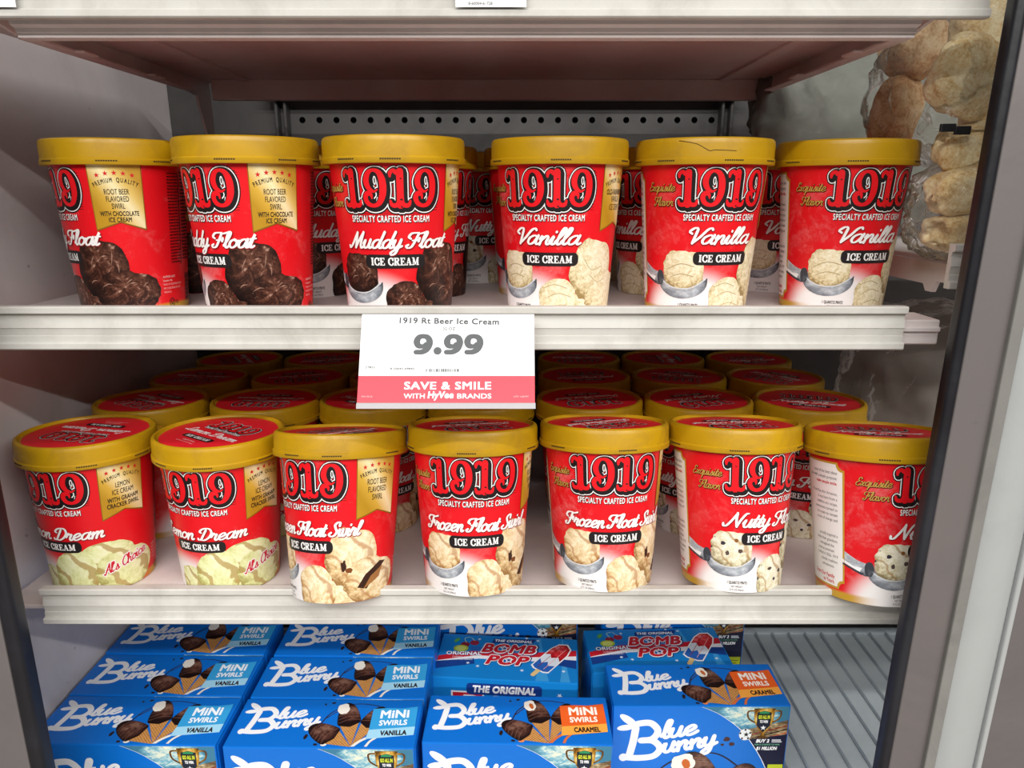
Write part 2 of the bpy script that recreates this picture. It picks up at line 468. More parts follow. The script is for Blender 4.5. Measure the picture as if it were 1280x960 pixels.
_bowl = [(.78, .8), (.5, 1), (.15, .75), (.08, .3), (.3, 0), (.6, .2), (.8, .9)]
SCR = {
 'a': ([_bowl, [(.82, 1), (.78, .3), (.92, 0), (1.15, .15)]], 1.05),
 'c': ([[(.72, .75), (.5, 1), (.15, .75), (.08, .3), (.35, 0), (.7, .1), (.9, .3)]], .85),
 'd': ([_bowl, [(.95, 1.9), (.84, 1.0), (.78, .3), (.92, 0), (1.15, .15)]], 1.06),
 'e': ([[(0, .3), (.4, .45), (.68, .75), (.48, 1), (.15, .75), (.1, .3), (.35, 0), (.65, .08), (.9, .3)]], .85),
 'h': ([[(-.05, .1), (.3, 1.), (.38, 1.8), (.2, 1.85), (.12, 1.2), (.1, 0)], [(.1, .5), (.4, .95), (.65, .85), (.66, .3), (.8, 0), (1., .15)]], .98),
 'i': ([[(-.05, .3), (.15, .95), (.12, .3), (.27, 0), (.5, .2)], [(.2, 1.42), (.22, 1.46)]], .46),
 'l': ([[(-.05, .25), (.3, 1.1), (.4, 1.75), (.22, 1.85), (.12, 1.2), (.12, .3), (.28, 0), (.5, .2)]], .48),
 'm': ([[(0, .6), (.12, .95), (.12, 0)], [(.12, .4), (.4, .95), (.55, .8), (.55, 0)], [(.55, .4), (.82, .95), (1., .8), (.98, .3), (1.12, 0), (1.32, .15)]], 1.28),
 'n': ([[(0, .6), (.12, .95), (.12, 0)], [(.12, .4), (.42, .95), (.62, .8), (.6, .3), (.74, 0), (.95, .15)]], .9),
 'o': ([[(.45, 1), (.12, .75), (.08, .3), (.38, 0), (.72, .3), (.72, .75), (.45, 1), (.6, .82), (.95, .85)]], .9),
 'q': ([_bowl, [(.82, 1), (.78, -.2), (.76, -.8)], [(.76, -.5), (1.05, .1)]], 1.),
 'r': ([[(0, .5), (.15, 1.05), (.25, .85), (.5, .9), (.45, .3), (.6, 0), (.8, .15)]], .76),
 's': ([[(0, .15), (.3, .7), (.38, 1.05), (.5, .6), (.5, .15), (.25, 0), (.05, .12)], [(.4, .02), (.75, .2)]], .72),
 't': ([[(-.05, .3), (.25, 1.2), (.3, 1.55), (.18, .3), (.32, 0), (.55, .2)], [(-.04, 1.02), (.52, 1.08)]], .52),
 'u': ([[(-.05, .5), (.12, .95), (.08, .3), (.28, 0), (.55, .25), (.66, .95)], [(.68, 1), (.64, .3), (.78, 0), (1, .2)]], .94),
 'v': ([[(0, .7), (.15, .95), (.2, .4), (.35, 0), (.62, .4), (.65, .95), (.9, .85)]], .85),
 'w': ([[(0, .7), (.12, .95), (.12, .3), (.3, 0), (.5, .3), (.52, .9)], [(.52, .5), (.6, .1), (.8, 0), (1., .4), (.98, .95), (1.2, .85)]], 1.15),
 'x': ([[(0, .8), (.2, .9), (.5, .1), (.75, .15)], [(.7, .95), (.1, .05)]], .8),
 'y': ([[(-.05, .5), (.12, .95), (.08, .35), (.28, .02), (.55, .3), (.66, .95)], [(.68, 1), (.62, .1), (.5, -.6), (.2, -.8), (.05, -.55), (.4, -.15), (.95, .25)]], .94),
 'z': ([[(.02, .85), (.3, 1), (.6, .85), (.1, .05), (.5, .05), (.85, .2)]], .82),
 "'": ([[(.1, 1.8), (.05, 1.4)]], .3),
 'M': ([[(-.35, .2), (-.2, .0), (.1, .5), (.45, 1.8)], [(.45, 1.8), (.52, .8), (.55, .05)], [(.55, .05), (.85, 1.), (1.15, 1.8)], [(1.15, 1.85), (1.1, .5), (1.25, 0), (1.5, .2)]], 1.46),
 'N': ([[(-.6, .35), (-.5, .05), (-.2, .15), (.1, .9), (.35, 1.8)], [(.35, 1.85), (.5, 1.), (.8, .05)], [(.8, .05), (.95, 1.), (1.2, 1.75), (1.45, 1.85)]], 1.35),
 'F': ([[(.1, 1.1), (-.15, 1.3), (.0, 1.7), (.5, 1.78), (.9, 1.68), (1.45, 1.85)], [(.75, 1.72), (.62, .9), (.42, .15), (.08, 0), (-.12, .22), (.05, .38)], [(.3, .88), (.6, .9), (.98, .98)], [(.98, 1.12), (.96, .78)]], 1.28),
 'V': ([[(.15, 1.15), (-.1, 1.4), (.15, 1.8), (.42, 1.7), (.48, 1.), (.5, .05)], [(.5, .05), (.9, .8), (1.2, 1.6), (1.45, 1.8), (1.6, 1.65)]], 1.15),
 'L': ([[(.75, 1.5), (.6, 1.85), (.35, 1.6), (.4, 1.), (.3, .3), (.05, .05), (-.1, .25), (.2, .25), (.7, 0), (1.05, .2)]], 1.),
 'D': ([[(.6, 1.6), (.5, 1.), (.35, .15), (.1, .05), (0, .2)], [(.3, .12), (.7, 0), (1.15, .4), (1.3, 1.1), (1., 1.7), (.5, 1.85), (.1, 1.65), (-.05, 1.3), (.15, 1.15)]], 1.42),
 'S': ([[(.95, 1.4), (.9, 1.8), (.6, 1.85), (.35, 1.5), (.55, 1.05), (.8, .6), (.6, .1), (.2, 0), (-.1, .25), (.1, .5)]], 1.02),
 'A': ([[(-.1, .15), (.1, 0), (.4, .7), (.9, 1.85)], [(.9, 1.85), (.92, .5), (1.05, 0), (1.25, .2)], [(.3, .7), (.9, .75)]], 1.15),
 'C': ([[(1., 1.4), (.9, 1.8), (.6, 1.85), (.2, 1.3), (.1, .6), (.4, .02), (.8, .15), (1.05, .4)]], 1.),
 'E': ([[(.9, 1.5), (.75, 1.85), (.4, 1.7), (.4, 1.2), (.65, 1.), (.2, .75), (.1, .3), (.4, 0), (.8, .15), (1, .4)]], .97),
 ' ': ([], .55),
}
def script(s, xh=5.0, wv=.30, wh=.17, shear=.28, extra=0.0, width=None, n=6):
    """flowing script lettering, centred; extra = widening for outlines (mm)"""
    out, x = [], 0.0
    for ch in s:
        st, adv = SCR[ch]
        for pts in st:
            P = [((px+x) + shear*py, py) for px, py in pts]
            out.append(P)
        x += adv
    k = xh
    xs_ = [p[0] for P in out for p in P]
    mid = (min(xs_)+max(xs_))/2; sx = 1.0
    if width: sx = width/((max(xs_)-min(xs_))*k)
    fs = []
    for P in out:
        fs += stroke([((p[0]-mid)*k*sx, p[1]*k) for p in P], (wv*k+extra, wh*k+extra), True, n)
    return fs

SLAB = {
 'I': ([('s', (.2, 0), (.2, 1), .2), ('s', (0, .05), (.4, .05), .09), ('s', (0, .95), (.4, .95), .09)], .5),
 'C': ([('c', [(.72, .68), (.62, .9), (.42, .96), (.17, .78), (.11, .5), (.17, .22), (.42, .04), (.62, .08), (.76, .27)]), ('s', (.74, .98), (.74, .66), .08)], .86),
 'E': ([('s', (.22, 0), (.22, 1), .2), ('s', (0, .95), (.7, .95), .09), ('s', (0, .05), (.74, .05), .09), ('s', (.22, .5), (.52, .5), .08), ('s', (.68, 1), (.68, .72), .08), ('s', (.72, 0), (.72, .3), .08), ('s', (.52, .63), (.52, .37), .07)], .83),
 'R': ([('s', (.22, 0), (.22, 1), .2), ('s', (0, .95), (.45, .95), .09), ('c', [(.3, .95), (.56, .93), (.67, .74), (.56, .54), (.3, .5)]), ('s', (.45, .52), (.68, .06), .19), ('s', (0, .05), (.44, .05), .09), ('s', (.6, .05), (.9, .05), .09)], .93),
 'A': ([('s', (.42, .97), (.16, .05), .09), ('s', (.42, .98), (.72, .05), .2), ('s', (.24, .33), (.6, .33), .08), ('s', (0, .05), (.32, .05), .09), ('s', (.52, .05), (.92, .05), .09)], .95),
 'M': ([('s', (.18, 0), (.18, 1), .09), ('s', (.22, .98), (.52, .08), .18), ('s', (.52, .08), (.82, .98), .09), ('s', (.86, 0), (.86, 1), .2), ('s', (0, .05), (.36, .05), .09), ('s', (.68, .05), (1.06, .05), .09), ('s', (0, .95), (.25, .95), .09), ('s', (.8, .95), (1.06, .95), .09)], 1.14),
 ' ': ([], .45),
}
def slab(s, h, width=None, boldx=1.25):
    out, x = [], 0.0
    for ch in s:
        st, adv = SLAB[ch]
        for e in st:
            if e[0] == 's':
                (x0, y0), (x1, y1), wd = e[1:]
                out.append(('s', (x0+x, y0), (x1+x, y1), wd))
            else: out.append(('c', [(a+x, b) for a, b in e[1]]))
        x += adv
    k = h; sx = (width/(x*h)) if width else 1
    fs = []
    for e in out:
        if e[0] == 's':
            a = ((e[1][0]-x/2)*k*sx, e[1][1]*k); b = ((e[2][0]-x/2)*k*sx, e[2][1]*k)
            fs += stroke([a, b], e[3]*k*boldx, False)
        else:
            fs += stroke([((a-x/2)*k*sx, b*k) for a, b in e[1]], (.2*k*boldx, .09*k*boldx), True, 4)
    return fs

# heavy slab numerals of the brand mark, unit height; (x, y, width)
NUM1 = [[(.31, .93, .20), (.31, .5, .20), (.31, .2, .21), (.31, .08, .26)],
        [(.33, .95, .12), (.22, .90, .13), (.13, .96, .10), (.04, .90, .11), (.03, .81, .07)],
        [(.02, .16, .07), (.06, .06, .11), (.17, .04, .12), (.31, .11, .14), (.45, .04, .12), (.56, .06, .11), (.60, .16, .07)]]
NUM9 = [[(.44, .46, .04), (.33, .41, .07), (.18, .50, .14), (.115, .69, .175), (.19, .89, .14), (.34, .97, .085), (.51, .90, .15), (.60, .68, .20), (.595, .36, .20), (.49, .12, .15), (.32, .035, .10), (.14, .09, .13), (.06, .24, .15), (.12, .355, .14), (.24, .33, .10), (.26, .23, .05)]]
def numerals(h, extra=0.0, dx=0.0, dy=0.0):
    fs = []
    x = 0.0
    for g, adv in ((NUM1, .70), (NUM9, .79), (NUM1, .70), (NUM9, .72)):
        for P in g:
            fs += stroke([((p[0]+x-1.45)*h+dx, (p[1]-.5)*h+dy, p[2]*h+extra) for p in P], 1, True, 5)
        x += adv
    return fs

class Art:
    """a stack of flat printed shapes, built as one mesh of thin layers"""
    def __init__(s): s.items = []
    def add(s, faces, m, layer, uv=None):
        if isinstance(m, str): m = ink(m)
        s.items.append((faces, m, layer, uv))
        return s
    def build(s, name, mapping, parent, step=None, clip=None):
        verts, faces, fm, uvs, nors, mats = [], [], [], [], [], []
        for fl, m, layer, uv in s.items:
            if m not in mats: mats.append(m)
            mi = mats.index(m)
            if uv: cx, cy, sx, sy = uv
            else: cx, cy, sx, sy = 0, 0, 10, 10
            for f in fl:
                pieces = [f]
                lay = 1.6*layer + 0.27*(getattr(f, 'g', 0) % 5) + getattr(f, 'i', 0.0)
                if clip:
                    for ax, val, sg in clip:
                        pieces = [q for q in (half(p, ax, val, sg) for p in pieces) if len(q) > 2]
                if step:
                    nxt = []
                    for pc in pieces:
                        a = min(p[0] for p in pc); b = max(p[0] for p in pc)
                        k0, k1 = math.floor(a/step), math.floor(b/step - 1e-9)
                        if k0 >= k1: nxt.append(pc); continue
                        for k in range(k0, k1+1):
                            q = half(half(pc, 0, k*step, 1), 0, (k+1)*step, -1)
                            if len(q) > 2: nxt.append(q)
                    pieces = nxt
                for pc in pieces:
                    area = sum(pc[i][0]*pc[(i+1) % len(pc)][1]-pc[(i+1) % len(pc)][0]*pc[i][1] for i in range(len(pc)))
                    if abs(area) < 1e-6: continue
                    if area < 0: pc = pc[::-1]
                    b0 = len(verts)
                    for p in pc:
                        co, no = mapping(p[0], p[1], lay)
                        verts.append(co); nors.append(no); uvs.append(((p[0]-cx)/sx, (p[1]-cy)/sy))
                    faces.append(tuple(range(b0, len(verts)))); fm.append(mi)
        me = bpy.data.meshes.new(name)
        me.from_pydata(verts, [], faces)
        for m in mats: me.materials.append(m)
        me.polygons.foreach_set('material_index', fm)
        ul = me.uv_layers.new(name='UVMap')
        for l in me.loops: ul.data[l.index].uv = uvs[l.vertex_index]
        me.shade_smooth()
        me.normals_split_custom_set_from_vertices(nors)
        me.update()
        return link(bpy.data.objects.new(name, me), parent)

def half(poly, ax, val, sg):
    out = []
    n = len(poly)
    for i in range(n):
        a, b = poly[i], poly[(i+1) % n]
        da, db = (a[ax]-val)*sg, (b[ax]-val)*sg
        if da >= 0: out.append(a)
        if (da > 0 and db < 0) or (da < 0 and db > 0):
            t = da/(da-db); out.append((a[0]+(b[0]-a[0])*t, a[1]+(b[1]-a[1])*t))
    return out

def uvof(fs):
    b = bounds(fs); return ((b[0]+b[2])/2, (b[1]+b[3])/2, (b[2]-b[0])/2 or 1, (b[3]-b[1])/2 or 1)
# ================================================================== the cabinet
def zz(z): return z + Z0
def wallbox(name, x0, x1, y0, y1, z0, z1, m, bevel=0):
    o = box(name, x0, x1, y0, y1, zz(z0), zz(z1), m, None, bevel); o['kind'] = 'structure'; return o

WL, YB = -0.475, 1.062
wallbox('wall_left', WL-0.02, WL, 0.505, YB, -0.78, 0.62, M_WALL)
wallbox('floor', -4.0, 5.0, -5.0, 1.2, -Z0-0.02, -Z0, worn('pale_shop_floor', '#7d7670', '#6f6862', 0.4, 0, 1.5))
wallbox('wall_bottom', WL-0.02, 1.32, 0.505, YB+0.05, -0.80, -0.78, M_BACK)
wallbox('ceiling', WL-0.02, 1.32, 0.505, YB+0.05, 0.62, 0.64, M_WALL)
wallbox('wall_right', 1.30, 1.32, 0.505, YB, -0.78, 0.62, M_WALL)
wb = wallbox('wall_back', WL-0.02, 1.32, YB, YB+0.012, -0.78, 0.078, M_BACK)
o = box('back_panel', WL-0.02, 1.32, YB, YB+0.012, zz(0.112), zz(0.62), M_BACK, wb)
# a row of real punched holes
holes = []
hx = -0.2915
loops = [[(-0.32, zz(0.078)), (1.32, zz(0.078)), (1.32, zz(0.112)), (-0.32, zz(0.112))]]
while hx < 0.30:
    loops.append([(hx+0.0043*math.cos(a*math.pi/6), zz(0.0953)+0.0043*math.sin(a*math.pi/6)) for a in range(12)][::-1])
    hx += 0.0237
loops[0] = [(WL-0.02, zz(0.078)), (1.32, zz(0.078)), (1.32, zz(0.112)), (WL-0.02, zz(0.112))]
tri = fill(*loops)
vv, ff = [], []
for t3 in tri:
    b0 = len(vv); vv += [(p[0], YB, p[1]) for p in t3]; ff.append((b0, b0+1, b0+2))
mesh_obj('perforated_strip', vv, ff, M_BACK, wb)
box('hole_backing', WL-0.02, 1.32, YB+0.014, YB+0.018, zz(0.07), zz(0.12), M_HOLE, wb)
box('rear_rail', -0.335, 0.31, YB-0.03, YB-0.019, zz(0.1195), zz(0.136), M_BACK, wb, 0.001)
for x in (-0.318, 0.292):
    s_ = bmesh.new(); add_box(s_, x-0.006, x-0.002, YB-0.018, YB, zz(-0.75), zz(0.6), 0.001, 1); add_box(s_, x+0.006, x+0.010, YB-0.018, YB, zz(-0.75), zz(0.6), 0.001, 1)
    add_box(s_, x-0.006, x+0.010, YB-0.003, YB, zz(-0.75), zz(0.6))
    bm_obj('shelf_standard', s_, M_BACK, wb)

def extrude_z(name, prof, z0, z1, m, lean=0.0, parent=None, smooth=False):
    n = len(prof)
    v = [(x + lean*(z0), y, zz(z0)) for x, y in prof] + [(x + lean*(z1), y, zz(z1)) for x, y in prof]
    f = [(i, (i+1) % n, n+(i+1) % n, n+i) for i in range(n)] + [tuple(range(n-1, -1, -1)), tuple(range(n, 2*n))]
    o = mesh_obj(name, v, f, m, parent)
    bm = bmesh.new(); bm.from_mesh(o.data); bmesh.ops.recalc_face_normals(bm, faces=bm.faces); bm.to_mesh(o.data); bm.free()
    if smooth: o.data.shade_smooth(); o.data.set_sharp_from_angle(angle=math.radians(40))
    return o

def rounded(x0, x1, y0, y1, r=0.003, n=4):
    return [(a, b) for a, b in rrect(x0, y0, x1, y1, r, n)]

LEAN = 0.0158
t1 = extrude_z('trim_1', rounded(0.3235, 0.352, 0.500, 0.514, 0.0015), -0.78, 0.62, M_STEEL, LEAN); t1['kind'] = 'structure'
extrude_z('door_gasket', rounded(0.3150, 0.3240, 0.4985, 0.5115, 0.004, 6), -0.78, 0.62, M_BLACK, LEAN, t1, True)
extrude_z('edge_strip', rounded(0.3505, 0.3595, 0.496, 0.514, 0.0012), -0.78, 0.62, M_ALU, LEAN, t1)
extrude_z('door_frame', [(0.3595, 0.503), (0.3595, 0.4995), (0.364, 0.4965), (0.372, 0.495), (0.383, 0.4955), (0.391, 0.4985), (0.396, 0.503), (0.396, 0.514), (0.3595, 0.514)], -0.78, 0.62, M_WFRAME, LEAN, t1, True)
extrude_z('bead_strip', rounded(0.396, 0.4005, 0.4985, 0.514, 0.0015), -0.78, 0.62, M_WFRAME, LEAN, t1)
extrude_z('frame_side', rounded(0.4005, 0.44, 0.5015, 0.514, 0.002), -0.78, 0.62, M_STEEL, LEAN, t1)
t2 = extrude_z('trim_2', rounded(-0.56, -0.4005, 0.498, 0.52, 0.0015), -0.78, 0.62, M_STEEL, 0.005); t2['kind'] = 'structure'
extrude_z('door_gasket', rounded(-0.4015, -0.3885, 0.497, 0.514, 0.005, 6), -0.78, 0.62, M_BLACK, 0.005, t2, True)

# ------------------------------------------------------------------ shelves
def rail_profile(y, z):
    """ribbed price rail: top at z, 34 mm tall, front at y"""
    q = [(0.0, -0.001), (0.001, 0.0), (0.008, 0.0), (0.008, -0.034), (0.001, -0.034), (0.0, -0.033), (0.0, -0.0292), (0.001, -0.0282),
         (0.0032, -0.0278), (0.0030, -0.0235), (0.0040, -0.0232), (0.0030, -0.0175), (0.0022, -0.0170), (0.0036, -0.0100), (0.0044, -0.0096), (0.0034, -0.0062), (0.001, -0.0058), (0.0, -0.0050)]
    return [(y+a, z+b) for a, b in q]

def shelf(surf, yf, ydepth, lipx, panx, beamx, label, lip=0.0175, bk=1.0):
    t = thing('freezer_shelf', (0, yf, surf), 0, label, 'shelf', 'freezer shelves')
    # parts are built in the thing's local frame
    y0 = 0.0
    pb = bmesh.new()
    add_box(pb, panx[0], panx[1], y0+0.009, ydepth-yf, -0.004, 0.0, 0.0008, 1)
    bm_obj('pan', pb, M_SHELF, t)
    extrude_x('price_rail', rail_profile(0.0, lip), lipx[0], lipx[1], M_LIP, t)
    # stepped front beam
    b0, b1 = beamx
    extrude_x('front_beam', [(0.010, -0.004), (0.030, -0.004), (0.030, -0.0255*bk), (0.0185, -0.0255*bk), (0.0182, -0.0228*bk), (0.0165, -0.0222*bk), (0.0165, -0.0198*bk), (0.0110, -0.0185*bk)], b0, b1, M_SHELF, t)
    yr = 0.895-yf
    rb = bmesh.new(); add_box(rb, b0-0.004, b1+0.004, yr, yr+0.012, -0.0265, -0.004, 0.001, 1)
    bm_obj('rear_beam', rb, M_SHELF, t)
    for xr in (b0+0.03, b1-0.042):
        rc = bmesh.new(); add_box(rc, xr, xr+0.012, 0.031, yr-0.001, -0.0065, -0.0041)
        bm_obj('pan_rib', rc, M_SHELF, t)
    for x, sg in ((b0-0.02, -1), (b1+0.014, 1)):
        e = yr+0.035
        prof = [(0.012, -0.004), (e, -0.004), (e, -0.085), (e-0.012, -0.085), (yr-0.005, -0.022), (yr-0.03, -0.0195), (0.05, -0.0185), (0.03, -0.014), (0.012, -0.012)]
        o = extrude_x('side_bracket', prof, x-0.0015, x+0.0015, M_SHELF, t)
        fl = bmesh.new(); add_box(fl, min(x, x-sg*0.012), max(x, x-sg*0.012), 0.05, yr-0.03, -0.0205, -0.0188)
        bm_obj('bracket_flange', fl, M_SHELF, o)
        for yy in (0.10, 0.22):
            tb = bmesh.new(); add_box(tb, min(x-sg*0.012, x-sg*0.02), max(x-sg*0.012, x-sg*0.02), yy, yy+0.022, -0.0212, -0.0192, 0.0006, 1)
            bm_obj('bracket_tab', tb, M_SHELF, o)
    return t

S_TOP, S_MID, S_LOW = 0.1290, -0.1035, -0.3560
TILT = math.radians(2.2)       # the lower shelf drops a little towards the back
def low_z(y): return S_LOW - math.tan(TILT)*(y-0.56)
shelf(S_TOP, 0.530, 0.93, (-0.44, 0.321), (-0.42, 0.302), (-0.345, 0.281), 'topmost white metal freezer shelf seen from below above the upper row of tubs')
sm = shelf(S_MID, 0.550, 0.94, (-0.46, 0.3055), (-0.455, 0.338), (-0.345, 0.285), 'middle white freezer shelf carrying the price sign on its ribbed rail', 0.0175, 0.6)
eb = bmesh.new(); add_box(eb, 0.300, 0.3385, 0.012, 0.05, -0.0145, 0.0052, 0.001, 1); bm_obj('end_bracket', eb, M_SHELF, sm)
sl = shelf(S_LOW, 0.560, 1.05, (-0.4135, 0.345), (-0.455, 0.385), (-0.36, 0.30), 'lower white freezer shelf directly above the blue boxes', 0.0198, 0.6)
sl.rotation_euler = (-TILT, 0, 0)
# neighbouring bay
nb = thing('freezer_shelf', (0, 0.55, -0.056), 0, 'white shelf of the next bay holding bags of frozen patties at far right', 'shelf', 'freezer shelves')
pb = bmesh.new(); add_box(pb, 0.374, 1.10, 0.012, 0.40, -0.004, 0.0, 0.0008, 1); bm_obj('pan', pb, M_SHELF, nb)
extrude_x('price_rail', rail_profile(0.0, 0.0175), 0.334, 1.10, M_LIP, nb)
extrude_x('side_bracket', [(0.014, -0.004), (0.37, -0.004), (0.37, -0.024), (0.10, -0.024), (0.095, -0.030), (0.085, -0.030), (0.080, -0.020), (0.03, -0.020), (0.014, -0.012)], 0.370, 0.374, M_SHELF, nb)
nb2 = thing('freezer_shelf', (0, 0.56, -0.40), 0, 'shadowed lower shelf of the next bay behind the right tub', 'shelf', 'freezer shelves')
pb = bmesh.new(); add_box(pb, 0.40, 1.10, 0.012, 0.46, -0.004, 0.0, 0.0008, 1); bm_obj('pan', pb, M_SHELF, nb2)
extrude_x('price_rail', rail_profile(0.0, 0.0175), 0.40, 1.10, M_LIP, nb2)

# ------------------------------------------------------------------ ribbed rack at the bottom
RK = -0.640
rk = thing('ribbed_rack', (0, 0.50, RK), 0, 'galvanised ribbed rack under the blue boxes', 'rack')
rb = bmesh.new()
x = WL+0.004; k = 0
rib_me = None
while x < 0.98:
    wdt = 0.0244
    if rib_me is None:
        prof = [(0.0, 0.0), (0.004, -0.0035), (0.0205, -0.0035), (0.0244, 0.0), (0.0244, -0.006), (0.0, -0.006)]
        prof = [(0.0, -0.003), (0.0012, 0.0006), (0.0030, 0.0006), (0.0042, -0.003), (0.0236, -0.0032), (0.0236, -0.006), (0.0, -0.006)]
        n = len(prof); L = 0.448
        v = [(a, 0.0, b) for a, b in prof] + [(a, L, b) for a, b in prof]
        f = [(i, (i+1) % n, n+(i+1) % n, n+i) for i in range(n)] + [tuple(range(n-1, -1, -1)), tuple(range(n, 2*n))]
        o = mesh_obj('rack_slat', v, f, M_RACK, rk, loc=(x, 0, 0)); rib_me = o.data
        b2 = bmesh.new(); b2.from_mesh(rib_me); bmesh.ops.recalc_face_normals(b2, faces=b2.faces); b2.to_mesh(rib_me); b2.free()
    else:
        o = bpy.data.objects.new('rack_slat', rib_me); o.location = (x, 0, 0); link(o, rk)
    x += wdt; k += 1
    if k == 29: x += 0.006
rt = bmesh.new(); add_box(rt, WL+0.004, 0.99, 0.448, 0.452, -0.006, 0.006, 0.001, 1); bm_obj('rear_flange', rt, M_RACK, rk)
rt = bmesh.new(); add_box(rt, WL+0.004, 0.99, 0.19, 0.205, -0.014, -0.0062); add_box(rt, WL+0.004, 0.99, 0.0, 0.012, -0.014, -0.0062); add_box(rt, WL+0.004, 0.99, 0.43, 0.445, -0.014, -0.0062)
bm_obj('cross_bar', rt, M_RACK, rk)
# the evaporator housing that the rack stands on
evap = box('air_duct_cover', WL+0.002, 1.29, 0.52, YB-0.002, zz(-0.779), zz(RK-0.0142), M_BACK); tag(evap, 'dark grey metal duct cover below the ribbed rack', 'duct cover')

# ================================================================== ice cream tubs
RB_, RT_, HB = 43.7, 53.2, 118.0
VS = 1.06                      # print units to millimetres of height
def cyl(u, v, layer):
    th = u/52.0
    r = (RB_+(RT_-RB_)*v/HB + 0.10 + 0.035*layer)/1000
    s, c = math.sin(th), math.cos(th)
    return (r*s, -r*c, v*VS/1000), Vector((s, -c, -0.08)).normalized()
LIDZ = 142.2
def lidp(u, v, layer):
    return (u/1000, v/1000, (LIDZ+0.10+0.035*layer)/1000), Vector((0, 0, 1))

RED, BLK, WHT = '#e3141f', '#1b1718', '#f7f4f2'
def logo_art(h, tagline=True):
    A = Art()
    dx, dy = 0.040*h, -0.045*h
    # engraved hatch shade to the lower right
    for k in range(15):
        yy = (-.60+k*0.072)*h
        A.add(rect((1.16)*h, yy, (1.62 - abs(k-9)*0.008)*h, yy+0.020*h), '#7d0e14', 0)
    for k in range(4):
        yy = (-.74+k*0.05)*h
        A.add(rect(-1.20*h+k*0.0*h, yy, (0.9+k*0.16)*h, yy+0.018*h), '#7d0e14', 0)
    A.add(numerals(h, 0.275*h, dx, dy), BLK, 1)
    A.add(numerals(h, 0.215*h, dx*.9, dy*.9), WHT, 2)
    A.add(numerals(h, 0.160*h, dx*.9, dy*.9), BLK, 3)
    A.add(numerals(h, 0.0), RED, 4)
    x = 0
    for g, adv in ((1, .70), (9, .79), (1, .70), (9, .72)):
        if g == 9:
            cx, cy = (x+.365-1.45)*h, (.70-.5)*h
            A.add(fill(ellipse(cx, cy, .075*h, .135*h)), BLK, 5)
            A.add(fill(ellipse(cx+.012*h, cy, .045*h, .115*h), ellipse(cx+.012*h, cy, .022*h, .085*h)[::-1]), WHT, 6)
            A.add(stroke([((x+.40-1.45)*h, -.13*h), ((x+.40-1.45)*h, -.2*h), ((x+.34-1.45)*h, -.27*h)], .03*h), WHT, 6)
        x += adv
    A.add(fill(ellipse(1.50*h, .46*h, .02*h, .02*h, 8)), BLK, 4)
    return A

def tagline_art(y, cap, width):
    A = Art()
    s = 'SPECIALTY CRAFTED ICE CREAM'
    A.add(xf(textw(s, cap, width, 0.06, 0.0, 1.12), 1, 1, 0.35, y-0.35), BLK, 3)
    A.add(xf(textw(s, cap, width, 0.03, 0.0, 1.12), 1, 1, 0, y), WHT, 4)
    return A

def badge_art(cx, cy, wd, ht):
    A = Art()
    A.add(fill(rrect(cx-wd/2, cy-ht/2, cx+wd/2, cy+ht/2, ht*.42)), '#211c1d', 7)
    A.add(xf(slab('ICE CREAM', ht*.55, wd*.80), 1, 1, cx, cy-ht*.275), WHT, 8)
    return A

def flavour_art(lines, outline=True):
    A = Art()
    for s, xh, cx, cy, wd in lines:
        A.add(xf(script(s, xh, .36, .17, .30, .7, wd), 1, 1, cx+.35, cy-.35), '#8d0c14', 9)
        A.add(xf(script(s, xh, .36, .17, .30, 0.0, wd), 1, 1, cx, cy), WHT, 10)
    return A

def ribbon_art(lines, cx=70, wd=40):
    A = Art()
    x0, x1 = cx-wd/2, cx+wd/2
    out = [(x0, 117.5), (x0, 67.3), (cx, 73.6), (x1, 67.3), (x1, 117.5)]
    A.add(fill(out), '#8e6716', 6)
    inn = [(x0+.7, 117.5), (x0+.7, 68.6), (cx, 74.6), (x1-.7, 68.6), (x1-.7, 117.5)]
    A.add(fill(inn), M_RIB, 7, (cx, 95, wd/2, 23))
    for i in range(5):
        A.add(fill(star(cx+(i-2)*6.4, 111.2-abs(i-2)**2*.45, 2.1)), '#d3252c', 8)
    A.add(xf(arc_text('PREMIUM QUALITY', 3.3, 34, 33, 0.03, .62), 1, 1, cx, 104.4), '#2a2018', 8)
    y = 99.5
    for s, b in lines:
        wmax = 27 if not b else 30
        fs = text(s, 4.6 if len(lines) < 5 else 4.1, 0.035 if b else 0.012, .60)
        bb = bounds(fs); k = min(1.0, wmax/(bb[2]-bb[0]))
        A.add(xf(fs, k, 1 if not b else .86, cx, y-4.4), '#2a2018', 8)
        y -= (6.3 if not b else 5.4)*(1.0 if len(lines) < 5 else .86)
    return A

def exquisite_art():
    A = Art()
    for s, cx, cy, wd in (('Exquisite', -55, 97.5, 27), ('Flavor', -53, 86.5, 20)):
        A.add(xf(script(s, 3.6, .20, .12, .3, .7, wd), 1, 1, cx+.3, cy-.3), '#5d0b0d', 6)
        A.add(xf(script(s, 3.6, .20, .12, .3, 0, wd), 1, 1, cx, cy), '#c2a04c', 7)
    return A

